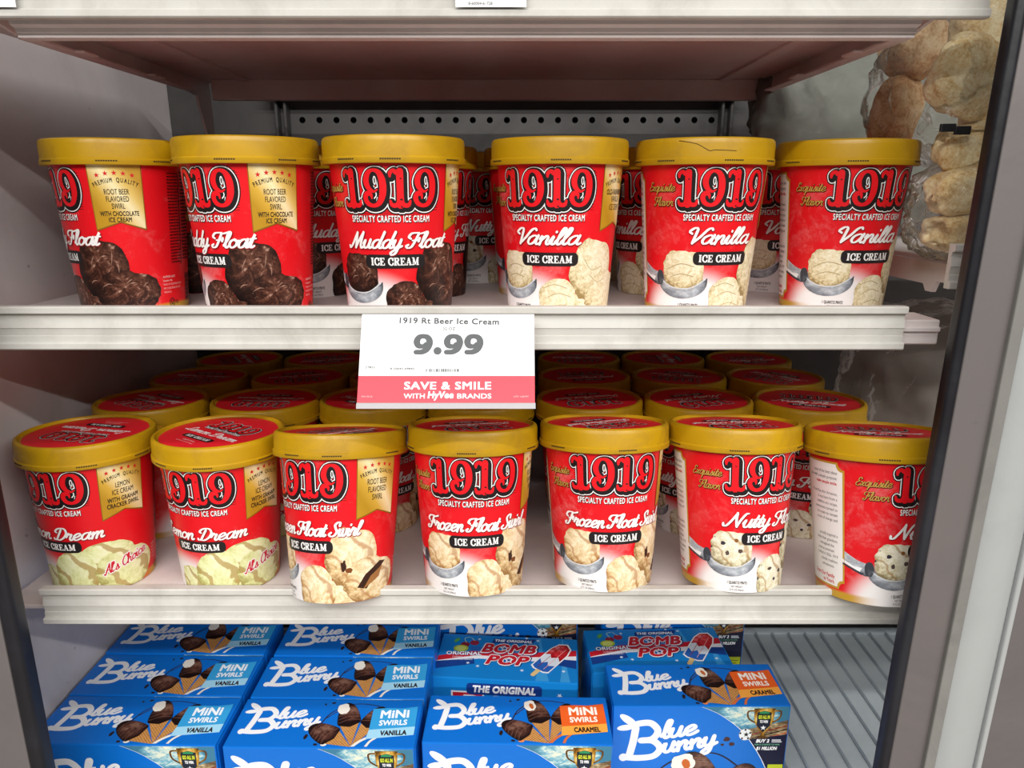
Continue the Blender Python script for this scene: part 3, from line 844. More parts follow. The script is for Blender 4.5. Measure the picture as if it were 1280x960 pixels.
STORY = ['some of the best ideas', 'start with a simple purpose:', '*make people smile.', '', 'Al and Rae Ann Arneson,', 'it was born from a', 'tradition era recipe,', 'newcomers turned to', 'ice cream to remain', 'a time of change and', '', '', 'proudly inspired a', 'when their grandson,', 'reimagined the', 'treat as premium', 'crafted in 2026, 1919', 'a family tradition,', 'refreshment.', '', '#From Our Family', '#to Yours.']
def story_art():
    A = Art()
    def plate(x0, y0, x1, y1, r):
        p = []
        for cx, cy, a0 in ((x1, y1, 270), (x0, y1, 360), (x0, y0, 90), (x1, y0, 180)):
            q = []
            for k in range(5):
                a = math.radians(a0 - 22.5*k)
                q.append((cx+r*math.cos(a), cy+r*math.sin(a)))
            p += q
        return p
    def notch(x0, y0, x1, y1, r):
        p = [(x0+r, y0)]
        for k in range(5):
            a = math.radians(180-22.5*k); p.append((x1+r*math.cos(a), y0+r*math.sin(a)))
        for k in range(5):
            a = math.radians(270-22.5*k); p.append((x1+r*math.cos(a), y1+r*math.sin(a)))
        for k in range(5):
            a = math.radians(360-22.5*k); p.append((x0+r*math.cos(a), y1+r*math.sin(a)))
        for k in range(4):
            a = math.radians(90-22.5*k); p.append((x0+r*math.cos(a), y0+r*math.sin(a)))
        return p
    A.add(fill(notch(-134, 8, -78, 113, 6)), '#c39a33', 2)
    A.add(fill(notch(-132.3, 9.7, -79.7, 111.3, 6)), '#f3efec', 3)
    y = 103
    for s in STORY:
        if s:
            c = '#3a3536'; b = 0.0; cap = 2.5
            if s[0] == '*': c = '#d0202a'; b = 0.03; s = s[1:]
            if s[0] == '#': c = '#d0202a'; b = 0.03; cap = 3.1; s = s[1:]
            fs = text(s, cap, b, .86, 0.0, 'R')
            A.add(xf(fs, 1, 1, -84.5 - (2 if len(s) < 17 else 0)*2, y), c, 4)
        y -= 4.35
    return A

def fine_art():
    A = Art()
    y = 28
    for s, b in (('ALLERGEN ALERT:', .03), ('Contains: Milk', .02), ('MADE ON EQUIPMENT THAT', 0), ('PROCESSES PEANUTS AND', 0), ('TREE NUTS', 0)):
        A.add(xf(text(s, 1.7, b, .72, 0, 'L'), 1, 1, 101, y), '#f2b9b7', 5); y -= 3.2
    A.add(fill(ellipse(110, 7, 3.6, 3.6), ellipse(110, 7, 2.9, 2.9)[::-1]), '#241c1c', 5)
    A.add(xf(text('U', 3.2, .05), 1, 1, 110, 5.4), '#241c1c', 5)
    A.add(xf(text('D', 2.8, .03), 1, 1, 116.5, 5.6), '#241c1c', 5)
    # nutrition facts column
    A.add(rect(126, 38, 127, 112), '#3a0d10', 5)
    rnd = random.Random(3)
    for k in range(30):
        yy = 111 - k*2.45
        x = 112.0
        while x < 126:
            wv_ = rnd.uniform(.8, 3.0)
            A.add(rect(x, yy, min(x+wv_, 125.5), yy+1.0), '#4a1013', 5); x += wv_+.5
    for k in range(26):
        yy = 112 - k*2.8
        A.add(rect(129, yy, 129+rnd.uniform(12, 24), yy+1.2), '#2f0f12', 5)
    for k in range(20):
        A.add(rect(132, 6+k*1.2, 146, 6+k*1.2+(.8 if k % 3 else .4)), '#2a2526', 5)
    return A

def net_art(cx=-26, y=8.0):
    A = Art()
    A.add(xf(text('1 QUART/2 PINTS', 2.4, .025, .72), 1, 1, cx, y), '#2e2a2b', 5)
    A.add(xf(text('NET WEIGHT', 1.7, 0.0, .8), 1, 1, cx, y-3.1), '#4a4546', 5)
    A.add(xf(text('32 FL OZ (946mL)', 1.7, 0.0, .8), 1, 1, cx, y-5.9), '#4a4546', 5)
    return A

def scoops_art(kind, mt):
    A = Art()
    def bl(cx, cy, rx, ry, seed, lay, amp=.06, floor=0.6):
        p = [(x, max(y, floor)) for x, y in blob(cx, cy, rx, ry, seed, amp)]
        A.add(fill(p), mt, lay, (cx, cy, rx, ry))
    dark = '#1d0f0b' if kind == 'muddy' else '#8d7746' if kind in ('vanilla', 'lemon') else '#6a4a28'
    if kind != 'lemon':
        # serving spoon: handle, ferrule, bowl
        A.add(fill([(-92, 42), (-90, 47), (-66, 36), (-52, 33), (-50, 24), (-60, 24), (-70, 29)]), M_SPOON, 1, (-70, 34, 22, 12))
        A.add(fill([(-92, 36.5), (-92, 40), (-70, 31), (-62, 30.5), (-64, 27)]), '#f3f3f5', 2)
        A.add(fill([(-92, 34.5), (-92, 36), (-66, 27.5), (-60, 26), (-62, 24.5)]), '#3a3d45', 2)
        A.add(fill(blob(-56, 30, 4, 6, 3, .03)), '#3c4048', 2)
        bw = [(-57, 30)] + [(-33-24*math.cos(math.radians(a)), 27-13*math.sin(math.radians(a))) for a in range(0, 181, 12)] + [(-9, 31), (-20, 27), (-40, 26)]
        A.add(fill(bw), M_SPOON, 2, (-33, 21, 24, 12))
        bl(-33, 37, 20, 15.5, 11, 3)
        A.add(stroke([(-52, 27), (-40, 22.5), (-24, 23), (-11, 30)], 1.0), '#d6d9dd', 4)
        # pile at lower right
        bl(47, 37, 25, 23, 21, 5, .07)
        bl(40, 7, 34, 13, 37, 4, .05)
        bl(12, 12, 19, 19.5, 31, 6, .05)
        bl(68, 17, 29, 19, 41, 6, .06)
        if kind == 'muddy':
            rnd = random.Random(5)
            for (x, y, l, a) in ((40, 44, 9, 60), (58, 46, 11, 80), (50, 24, 10, 15), (38, 27, 8, 20), (70, 27, 6, 30), (62, 38, 7, 100), (84, 24, 6, 40), (-30, 42, 9, 150), (-38, 34, 8, 20), (-22, 36, 7, 30), (8, 20, 6, 40), (16, 12, 5, 70)):
                dx, dy = l/2*math.cos(math.radians(a)), l/2*math.sin(math.radians(a))
                A.add(stroke([(x-dx, y-dy, .15), (x+rnd.uniform(-1, 1), y+rnd.uniform(.4, 1.4), .9), (x+dx, y+dy, .15)], 1), '#9a7666', 7)
            for k in range(90):
                cx, cy, rx, ry = ((12, 12, 15, 15), (68, 17, 24, 15))[k % 2]
                a = rnd.uniform(0, 6.28); q = math.sqrt(rnd.random())
                x, y = cx+rx*q*math.cos(a), max(1.5, cy+ry*q*math.sin(a))
                s = rnd.uniform(.25, .6)
                A.add([[(x-s, y), (x, y-s*.6), (x+s, y), (x, y+s*.6)]], '#8d6a58', 7)
        elif kind == 'root':
            A.add(fill(blob(39, 31, 2.6, 4.5, 2, .2, 12)), '#3a2014', 7); A.add(fill(blob(44, 27, 3.4, 2.0, 3, .2, 12)), '#7a431c', 7)
            A.add(fill([(52, 12), (60, 22), (76, 31), (84, 30), (72, 22), (62, 10)]), '#3a2014', 7)
            A.add(fill([(58, 10), (66, 20), (80, 27), (76, 18)]), '#a06c3c', 8)
        elif kind == 'vanilla':
            for P in ([(-2, 24), (8, 27), (20, 24)], [(2, 17), (12, 20), (24, 17)], [(6, 9), (16, 11), (28, 8)], [(36, 46), (44, 38), (56, 40)], [(42, 34), (52, 28), (62, 30)], [(-46, 38), (-34, 42), (-22, 40)], [(-44, 31), (-34, 34), (-22, 32)]):
                A.add(stroke(P, (.6, .45)), '#b49d69', 7)
        else:
            rnd = random.Random(9)
            for (x, y) in ((-40, 42), (-28, 45), (-24, 36), (-36, 34), (40, 48), (54, 42), (44, 30), (60, 20), (76, 24), (8, 20), (16, 10), (50, 12), (24, 16)):
                A.add(fill(blob(x, y, rnd.uniform(1.6, 2.8), rnd.uniform(1.2, 2.0), rnd.random()*9, .15, 12)), rnd.choice(['#3a3440', '#a2783f', '#8a5a2a', '#5a4a44']), 7)
    else:
        bl(50, 30, 27, 18, 51, 4)
        bl(42, 7, 40, 12, 63, 4)
        bl(20, 20, 22, 22, 61, 5)
        bl(68, 18, 29, 20, 71, 6)
        bl(-12, 12, 14, 15, 77, 4)
        A.add(xf(script("Al's Choice", 4.6, .34, .24, .25, 1.6, 46), 1, 1, 68, 22.5, 14), WHT, 8)
        A.add(xf(script("Al's Choice", 4.6, .28, .18, .25, 0, 46), 1, 1, 68, 22.5, 14), '#cf1f33', 9)
    return A

FLAV = {
 'muddy': dict(mat=M_CHOC, lines=[('Muddy Float', 6.2, 6, 56.5, 92)], lid='Muddy Float', rib=[('ROOT BEER', 0), ('FLAVORED', 0), ('SWIRL', 0), ('WITH CHOCOLATE', 1), ('ICE CREAM', 1)]),
 'vanilla': dict(mat=M_VAN, lines=[('Vanilla', 6.6, 2, 58, 58)], lid='Vanilla', rib=[('OLD-FASHIONED', 1), ('VANILLA', 0), ('ICE CREAM', 0)]),
 'lemon': dict(mat=M_LEM, lines=[('Lemon Dream', 6.0, 4, 53.5, 92)], lid='Lemon Dream', rib=[('LEMON', 0), ('ICE CREAM', 0), ('WITH GRAHAM', 1), ('CRACKER SWIRL', 1)]),
 'root': dict(mat=M_ROOT, lines=[('Frozen Float Swirl', 6.0, 4, 55.5, 104)], lid='Frozen Float Swirl', rib=[('ROOT BEER', 0), ('FLAVORED', 0), ('SWIRL', 0)]),
 'nutty': dict(mat=M_NUT, lines=[('Nutty Float', 6.2, 4, 56.5, 88)], lid='Nutty Float', rib=[('ICE CREAM', 0)]),
}
# shared meshes
_shared = {}
def part(art, name, mapping, parent, step=4.0, key=None):
    if key is not None and key in _shared:
        o = bpy.data.objects.new(name, _shared[key]); return link(o, parent)
    o = art().build(name, mapping, parent, step)
    if key is not None: _shared[key] = o.data
    return o

def moved(A, dx, dy):
    for i, (f, m, l, uv) in enumerate(A.items):
        A.items[i] = (xf(f, 1, 1, dx, dy), m, l, uv and (uv[0]+dx, uv[1]+dy, uv[2], uv[3]))
    return A

def make_tub(kind):
    F = FLAV[kind]
    t = bpy.data.objects.new('ice_cream_tub', None); t.empty_display_size = .02; link(t)
    if 'body' not in _shared:
        prof = [(0.0005, 0.003), (0.0405, 0.003), (0.0412, 0.0), (0.0430, 0.0), (RB_/1000, 0.0006)]
        for k in range(1, 13): prof.append(((RB_+(RT_-RB_)*k/12*120/118)/1000, 0.127*k/12))
        o = lathe('body', prof, M_TUB, t, 128, True, True); _shared['body'] = o.data
        lp = [(0.0530, 0.1242), (0.0586, 0.1242), (0.0590, 0.1248), (0.0590, 0.1286), (0.0586, 0.1291), (0.0581, 0.1294), (0.0582, 0.1402), (0.0580, 0.1422), (0.0575, 0.1438), (0.0562, 0.1448), (0.0548, 0.1450), (0.0540, 0.1444), (0.0534, 0.1426), (0.0526, 0.1422), (0.0002, 0.1422)]
        l = lathe('lid', lp, M_GOLD, t, 112); _shared['lid'] = l.data
    else:
        o = link(bpy.data.objects.new('body', _shared['body']), t)
        l = link(bpy.data.objects.new('lid', _shared['lid']), t)
    # tear band slots around the lid skirt
    if 'slots' not in _shared:
        v, f = [], []
        for a0 in (-62, -8, 34, 88, 150, 215, 262):
            for j in range(9):
                a = math.radians(a0+j*1.75); b = math.radians(a0+j*1.75+1.35)
                r0 = 0.05912
                zl, zh = (0.1266, 0.1277)
                b0 = len(v)
                for q, z in ((a, zl), (b, zl), (b, zh), (a, zh)): v.append((r0*math.sin(q), -r0*math.cos(q), z))
                for q, z in ((a, zl), (b, zl), (b, zh), (a, zh)): v.append(((r0-.0006)*math.sin(q), -(r0-.0006)*math.cos(q), z))
                f += [(b0, b0+1, b0+2, b0+3), (b0, b0+4, b0+5, b0+1), (b0+2, b0+6, b0+7, b0+3), (b0+1, b0+5, b0+6, b0+2), (b0, b0+3, b0+7, b0+4)]
        s = mesh_obj('tear_slots', v, f, M_DARK, l); _shared['slots'] = s.data; s['kind'] = 'stuff'
    else: link(bpy.data.objects.new('tear_slots', _shared['slots']), l)['kind'] = 'stuff'
    # printed lid disc
    def lidart():
        A = Art()
        A.add([ellipse(0, 0, 51.8, 51.8, 72)], '#e0202c', 0)
        for fs, m, ly, uv in logo_art(19).items: A.add(xf(fs, 1, 1, 0, 17), m, ly+1, uv)
        for fs, m, ly, uv in tagline_art(1.0, 3.0, 52).items: A.add(fs, m, ly+1, uv)
        A.add(script(F['lid'], 5.2, .30, .18, .3, 0, min(74, 8+6.6*len(F['lid']))) and xf(script(F['lid'], 5.2, .30, .18, .3, 0, min(74, 8+6.6*len(F['lid']))), 1, 1, 0, -12), WHT, 5)
        for fs, m, ly, uv in badge_art(0, -22, 42, 8).items: A.add(fs, m, ly, uv)
        A.add(xf(text('1 QUART/2 PINTS', 2.0, .02, .8), 1, 1, 0, -32), '#f3c9c7', 5)
        A.add(xf(text('NET WEIGHT 32 FL OZ (946mL)', 1.6, 0, .8), 1, 1, 0, -36), '#f3c9c7', 5)
        return A
    part(lidart, 'lid_label', lidp, l, None, ('lid', kind))
    part(lambda: moved(logo_art(26.8), 0, 99.8), 'brand_logo', cyl, t, 4, 'logo')
    part(lambda: tagline_art(75.6, 4.6, 67), 'tagline', cyl, t, 4, 'tag')
    part(lambda: badge_art(3, 46.5, 53, 10.4), 'badge', cyl, t, 4, 'badge')
    part(lambda: flavour_art(F['lines']), 'flavor_lettering', cyl, t, 4, ('fl', kind))
    part(lambda: ribbon_art(F['rib']), 'award_ribbon', cyl, t, 4, ('rib', kind))
    part(exquisite_art, 'side_lettering', cyl, t, 4, 'exq')
    part(story_art, 'story_panel', cyl, t, 4, 'story')
    part(fine_art, 'fine_print', cyl, t, 4, 'fine')
    if kind != 'lemon': part(net_art, 'volume_print', cyl, t, 4, 'net')
    part(lambda: scoops_art(kind, F['mat']), 'scoop_picture', cyl, t, 4, ('sc', kind))
    return t

PROTO = {}
USED = {}
DESC = {'muddy': 'red chocolate ice cream tub', 'vanilla': 'red vanilla ice cream tub', 'lemon': 'red lemon ice cream tub',
        'root': 'red caramel-swirl ice cream tub', 'nutty': 'red nut-speckled ice cream tub'}
def tub(kind, x, y, z, m, label, group, lean=0.0, lidrot=None, scale=1.0):
    """m: how far (mm round the tub) the brand mark sits right of the side that faces the eye"""
    if kind not in PROTO:
        t = PROTO[kind] = make_tub(kind)
    else:
        t = copy_tree(PROTO[kind])
    rz = math.atan2(-x, y) + m/52.0
    if lean:
        R = Matrix.Rotation(-lean, 4, 'X') @ Matrix.Rotation(rz, 4, 'Z')
        t.rotation_euler = R.to_euler('XYZ')
        t.location = (x, y, z + Z0)
    else:
        t.location = (x, y, z + Z0); t.rotation_euler = (0, 0, rz)
    lr = lidrot if lidrot is not None else random.uniform(0, 360)
    for ch in t.children:
        if ch.name.split('.')[0] == 'lid': ch.rotation_euler = (0, 0, math.radians(lr)-rz)
    tag(t, label, 'ice cream tub', group)
    return t

ORD = ['first', 'second', 'third', 'fourth', 'fifth', 'sixth', 'seventh']
def lab(kind, row, shelf_, i, extra=''):
    return f"{DESC[kind]}{extra}, {ORD[i]} from left, {row} row, {shelf_} shelf"

G1, G2 = 'tubs on the middle shelf', 'tubs on the lower shelf'
up = [('muddy', -0.3455, 0.660, -74, 20), ('muddy', -0.2216, 0.6318, -51, 140), ('muddy', -0.0976, 0.6259, -6, 60), ('vanilla', 0.0406, 0.644, -11, 200), ('vanilla', 0.1656, 0.6523, 20, 10), ('vanilla', 0.2955, 0.668, 29, 250)]
front_up = [tub(k, x, y, S_MID, m, lab(k, 'front', 'middle', i, ' under gold lid' if i != 4 else ' and cracked gold lid'), G1, lidrot=lr) for i, (k, x, y, m, lr) in enumerate(up)]
up2 = [('muddy', -0.345, 0.792, -60), ('muddy', -0.212, 0.760, 32), ('muddy', -0.093, 0.752, 34), ('vanilla', 0.030, 0.766, 8), ('vanilla', 0.158, 0.776, -50), ('vanilla', 0.285, 0.800, 18)]
for i, (k, x, y, m) in enumerate(up2):
    tub(k, x, y, S_MID, m, lab(k, 'second', 'middle', i), G1)
for i, (k, x, y, m) in enumerate([('muddy', -0.17, 0.874, 20), ('nutty', -0.045, 0.878, 24), ('vanilla', 0.085, 0.886, -10)]):
    tub(k, x, y, S_MID, m, lab(k, 'third', 'middle', i), G1)
LIPZ = -0.3370                 # top of the lower price rail, where overhanging tubs rest
lo = [('lemon', -0.3945, 0.6290, -48, 0, 165), ('lemon', -0.2715, 0.6290, -34, 0, -35), ('root', -0.1535, 0.5390, -39, 13.5, 60),
      ('root', -0.0352, 0.5500, 0, 10.5, 200), ('root', 0.0840, 0.5570, 11, 10.5, 215), ('nutty', 0.2025, 0.5560, 34, 10.5, 190), ('nutty', 0.3200, 0.5340, 58, 10.5, -15)]
for i, (k, x, y, m, ln, lr) in enumerate(lo):
    lb = lab(k, 'front', 'lower', i, [' beside the left wall', '', ' overhanging the rail', '', '', '', ' beside the door gasket'][i])
    if ln:                     # y is where the front of the base rests on the rail; the back rests on the pan
        a = math.radians(ln)
        tub(k, x, y+0.0437*math.cos(a), LIPZ-0.0437*math.sin(a), m, lb, G2, a, lr)
    else:
        tub(k, x, y, low_z(y), m, lb, G2, TILT, lr)
for row, spots in (('second', [('lemon', -0.392, 0.7480, 150, 60), ('lemon', -0.268, 0.7500, 175, -70), ('root', -0.152, 0.7560, -30, 20), ('root', -0.034, 0.7560, 20, 40), ('root', 0.0850, 0.7560, 195, -15), ('nutty', 0.204, 0.7531, 200, -20), ('nutty', 0.3235, 0.7480, -20, -10)]),
                   ('third', [('lemon', -0.390, 0.8670, 170, 30), ('lemon', -0.266, 0.8690, 200, -20), ('root', -0.146, 0.8760, -25, 10), ('root', -0.028, 0.8760, 0, -40), ('root', 0.091, 0.8760, 10, 25), ('nutty', 0.210, 0.8730, 160, 0), ('nutty', 0.3290, 0.8680, 130, 50)]),
                   ('rear', [('lemon', -0.385, 0.9880, 120, 0), ('lemon', -0.263, 0.9900, 20, 10), ('root', -0.143, 0.9950, 0, 20), ('root', 0.095, 0.9950, 180, 30), ('nutty', 0.214, 0.9930, 90, 40), ('nutty', 0.334, 0.9880, 10, 50)])):
    for i, (k, x, y, lr, m) in enumerate(spots):
        tub(k, x, y, low_z(y), m, lab(k, row, 'lower', i), G2, TILT, lr)
# crack in a lid
ck = Art()
ck.add(stroke([(-20, 142.2), (-6, 139.6), (4, 134.4), (9, 134.8), (26, 134.2)], 0.55, False, 3), '#5b3f05', 0)
def lidside(u, v, layer):
    th = u/58.6; r = (58.32)/1000
    return (r*math.sin(th), -r*math.cos(th), v/1000), Vector((math.sin(th), -math.cos(th), 0))
crk = ck.build('lid_crack', lidside, front_up[4], 3); crk['label'] = 'dark jagged crack in the gold lid skirt'
crk.rotation_euler = (0, 0, -20/52.0)

# ================================================================== price sign and tags
M_CARD = mat('sign_card', '#f4f5f6', 0.45, 0, 0.4)
def plastic(name, alpha=0.35, col='#d8d8dc', rough=0.12):
    m = mat(name, col, rough, 0, 0.6)
    m.node_tree.nodes['Principled BSDF'].inputs['Alpha'].default_value = alpha
    return m
M_SLEEVE = plastic('clear_sleeve', 0.55)

sg = thing('price_sign', (-0.0483, 0.503, -0.1535), 0, 'white price sign with red band hanging from the middle rail', 'sign', rx=-math.radians(30.3))
def plane_front(u, v, layer):          # millimetres from lower-left, facing -Y
    return ((u-65)/1000, -(0.65+0.035*layer)/1000, v/1000), Vector((0, -1, 0))
box('card', -0.065, 0.065, -0.0005, 0.0005, 0.0044, 0.0733, M_CARD, sg)
box('plastic_sleeve', -0.0655, 0.0655, -0.0004, 0.0006, 0.0, 0.0043, M_SLEEVE, sg)
A = Art(); A.add(rect(0, 4.4, 130, 24.8), '#ee4655', 0); A.build('red_band', plane_front, sg)
A = Art()
A.add(xf(textw('1919 Rt Beer Ice Cream', 4.5, 75, .032, 0, 1.05), 1, 1, 66, 65.6, -.9), '#4b4e51', 1)
A.add(xf(textw('32 OZ', 2.2, 9.3, .02), 1, 1, 66, 60.6), '#6b6e71', 1)
A.build('product_lettering', plane_front, sg)
# heavy price numerals
def nine(x):
    return stroke([(x+9.5, 8.6, 2.8), (x+7.2, 6.6, 3.2), (x+3.8, 7.2, 4.4), (x+2.7, 10.4, 5.0), (x+4.2, 13.6, 4.2), (x+7.6, 14.5, 3.6), (x+11.0, 13.2, 4.4), (x+12.2, 9.4, 5.0), (x+10.4, 4.6, 4.8), (x+6.8, 2.2, 4.0), (x+2.2, 2.0, 3.6)], 1, True, 6)
A = Art()
for x in (0, 22.6, 37.8): A.add(xf(nine(x), 1, 1, 39.5, 41.2), '#55585b', 1)
A.add(fill(ellipse(39.5+18.3, 41.2+3.0, 3.0, 3.0)), '#55585b', 1)
A.build('price_numerals', plane_front, sg)
A = Art()
A.add(xf(textw('27823', 1.6, 7, .02), 1, 1, 8.2, 30.6), '#55585b', 1)
A.add(xf(textw('8-50045-69840', 1.6, 18, .02), 1, 1, 32, 29.6), '#55585b', 1)
rnd = random.Random(2); x = 49.5
while x < 74:
    wv_ = rnd.choice((.35, .5, .9)); A.add(rect(x, 27.9, x+wv_, 30.2), '#3a3c3e', 1); x += wv_+rnd.choice((.3, .5, .8))
A.build('barcode', plane_front, sg)
A = Art()
A.add(xf(textw('SAVE & SMILE', 5.6, 64, .035, 0, 1.05), 1, 1, 66, 14.6), '#ffffff', 2)
A.add(xf(textw('WITH', 3.7, 15.5, .02), 1, 1, 41.7, 7.6), '#ffffff', 2)
A.add(xf(textw('BRANDS', 3.7, 25, .02), 1, 1, 85.7, 7.6), '#ffffff', 2)
A.add(xf(textw('904 05-B', 1.2, 8), 1, 1, 7, 8.4), '#f9b9bd', 2)
A.add(xf(textw('CPV 108797', 1.2, 11), 1, 1, 120, 8.4), '#f9b9bd', 2)
A.build('slogan_lettering', plane_front, sg)
A = Art(); A.add(xf(textw('HyVee', 5.0, 19, .04, .12), 1, 1, 61, 7.9), '#ffffff', 2); A.build('brand_lettering', plane_front, sg)

tg = thing('shelf_tag', (-0.014, 0.5285, 0.1128), 0, 'small white shelf tag with item number on the top rail', 'tag')
box('card', -0.0236, 0.0236, -0.0004, 0.0002, 0.0056, 0.034, M_CARD, tg)
A = Art(); A.add(xf(textw('8-60004-61728', 1.7, 16), 1, 1, 0, 7.0), '#2b2d30', 1)
A.build('item_number', lambda u, v, l: (((u-7)/1000, -(0.5+.035*l)/1000, v/1000), Vector((0, -1, 0))), tg)
tg = thing('shelf_tag', (-0.354, 0.5285, 0.1128), 0, 'plain white shelf tag at the left end of the top rail', 'tag')
box('card', -0.0236, 0.0236, -0.0004, 0.0002, 0.0056, 0.034, M_CARD, tg)

# ================================================================== novelty boxes
BLUE = '#0a6fd0'
M_BOX = mat('blue_carton', BLUE, 0.3, 0, 0.45)
M_BOX2 = mat('sky_blue_carton', '#1583d2', 0.3, 0, 0.45)
M_EDGE = mat('carton_edge', '#b9c9da', 0.6)

def bunny(sx, ox, oy, rot=0):
    """rabbit-eared script brand mark; unit 100 wide, 56 high"""
    Y = 1.25
    S = []
    def st(P, w_): S.extend(stroke([(a, b*Y) for a, b in P], w_))
    st([(18, 31), (16, 18), (13, 6)], 7.5)
    st([(14, 33), (22, 35.5), (33, 35.5), (40, 28.5), (35, 21), (24, 19.5)], 7)
    st([(24, 19.5), (36, 19), (43, 12), (37, 4.8), (22, 2.9), (9, 3.6)], 7)
    S.extend(fill(ellipse(7, 4.5, 4.3, 4.6)))
    S.extend(fill(loopxf(ellipse(0, 0, 10.5, 3.9), 1, 1, 10.5, 48, -38)))
    S.extend(fill(loopxf(ellipse(0, 0, 8.5, 3.4), 1, 1, 8, 39.5, 8)))
    S.extend(xf(script('lue', 10.5, .40, .30, .22, 0, 36), 1, 1, 62, 29.5, 9))
    S.extend(xf(script('unny', 10.8, .40, .30, .22, 0, 54), 1, 1, 73, 14.5, 10))
    return xf(S, sx, sx, ox, oy, rot)

def cone_print(A, tx, ty, ang, L, W, dome, layer, bite=None):
    """printed cone: tip at tx,ty; waffle length L, width W, dipped top"""
    def T(f): return xf(f, 1, 1, tx, ty, ang-90)
    A.add(T(fill([(0, 0), (W/2, L), (-W/2, L)])), M_WAF, layer, (tx, ty, 9, 9))
    pts = [(-W*.52, L*.92)] + [(-W*.58*math.cos(a), L+dome*math.sin(a)) for a in [k*math.pi/14 for k in range(15)]] + [(W*.52, L*.92), (0, L*.80)]
    f = T(fill(pts))
    b = bounds(f); cxx, cyy = (b[0]+b[2])/2, (b[1]+b[3])/2
    A.add(f, M_CONECHOC, layer+1, (cxx, cyy, W*.6, W*.6))
    for k in range(1, 6):
        y = L+dome*(k-.6)/6.2; hw = W*.54*math.sqrt(max(0, 1-((y-L)/dome)**2))
        A.add(T(stroke([(-hw, y-1.0), (0, y+W*.10), (hw, y-.6)], .5, False)), '#7a5546', layer+2)
    if bite:
        A.add(T(fill(blob(-W*.22, L+dome*.72, W*.30, dome*.26, 5, .12, 20))), '#f2ece0', layer+3)
        if bite != 'white': A.add(T(fill(blob(-W*.16, L+dome*.68, W*.10, dome*.14, 8, .12, 14))), bite, layer+4)

def bunny_top(kind):
    A = Art()
    A.add(bunny(.80, 5, 17), '#f2f3f5', 2)
    # chocolate ribbon behind the cones
    A.add(stroke([(86, 30), (92, 46), (106, 58), (122, 61), (140, 58)], (1.2, .9)), '#2d1712', 1)
    A.add(stroke([(90, 40), (100, 50), (112, 52)], 1.0), '#3a2018', 1)
    for x, y, l, a in ((76, 14, 7, 80), (86, 20, 4, 60), (92, 62, 4, 20), (88, 4, 4, 0), (84, 60, 2, 40)):
        A.add(fill(loopxf(blob(0, 0, l/2, 1.6, l, .2, 12), 1, 1, x, y, a)), '#2b1712', 1)
    A.add(fill(ellipse(96, 4, 3, 2)), '#f2ece0' if kind == 'vanilla' else '#e98a50', 1)
    cone_print(A, 123, 1, 149, 27, 22, 27, 2)
    cone_print(A, 123, 1, 69, 34, 18, 26, 3)
    cone_print(A, 123, 1, 105, 34, 20, 29, 7, 'white' if kind == 'vanilla' else '#c8662a')
    c1, c2, lt = ('#37a2df', '#a6dcf5', '#f6fbff') if kind == 'vanilla' else ('#ee6322', '#fbab45', '#fff6ea')
    A.add(stroke([(138, 14), (130, 8), (124, 1)], (3.2, 2.2)), '#f2ece0' if kind == 'vanilla' else '#d8703a', 10)
    A.add(stroke([(146, 14), (140, 8), (137, 1)], (2.6, 1.8)), '#f2ece0' if kind == 'vanilla' else '#d8703a', 10)
    A.add(fill([(136, 23), (135, 53), (150, 54.5), (164, 54), (180, 57), (181, 28), (160, 26)]), c1, 11)
    A.add(fill([(135, 11), (136, 23.5), (160, 26), (181, 28.5), (181, 17), (158, 14)]), c2, 11)
    A.add(xf(textw('MiNi', 11, 29, .04), 1, 1, 158.5, 40.5, 3), lt, 12)
    A.add(xf(textw('SWIRLS', 7, 28, .04), 1, 1, 158.5, 30.2, 3), lt, 12)
    A.add(xf(textw('VANILLA' if kind == 'vanilla' else 'CARAMEL', 6.2, 26, .05), 1, 1, 161, 16.6, 3), '#2a1a16', 12)
    return A

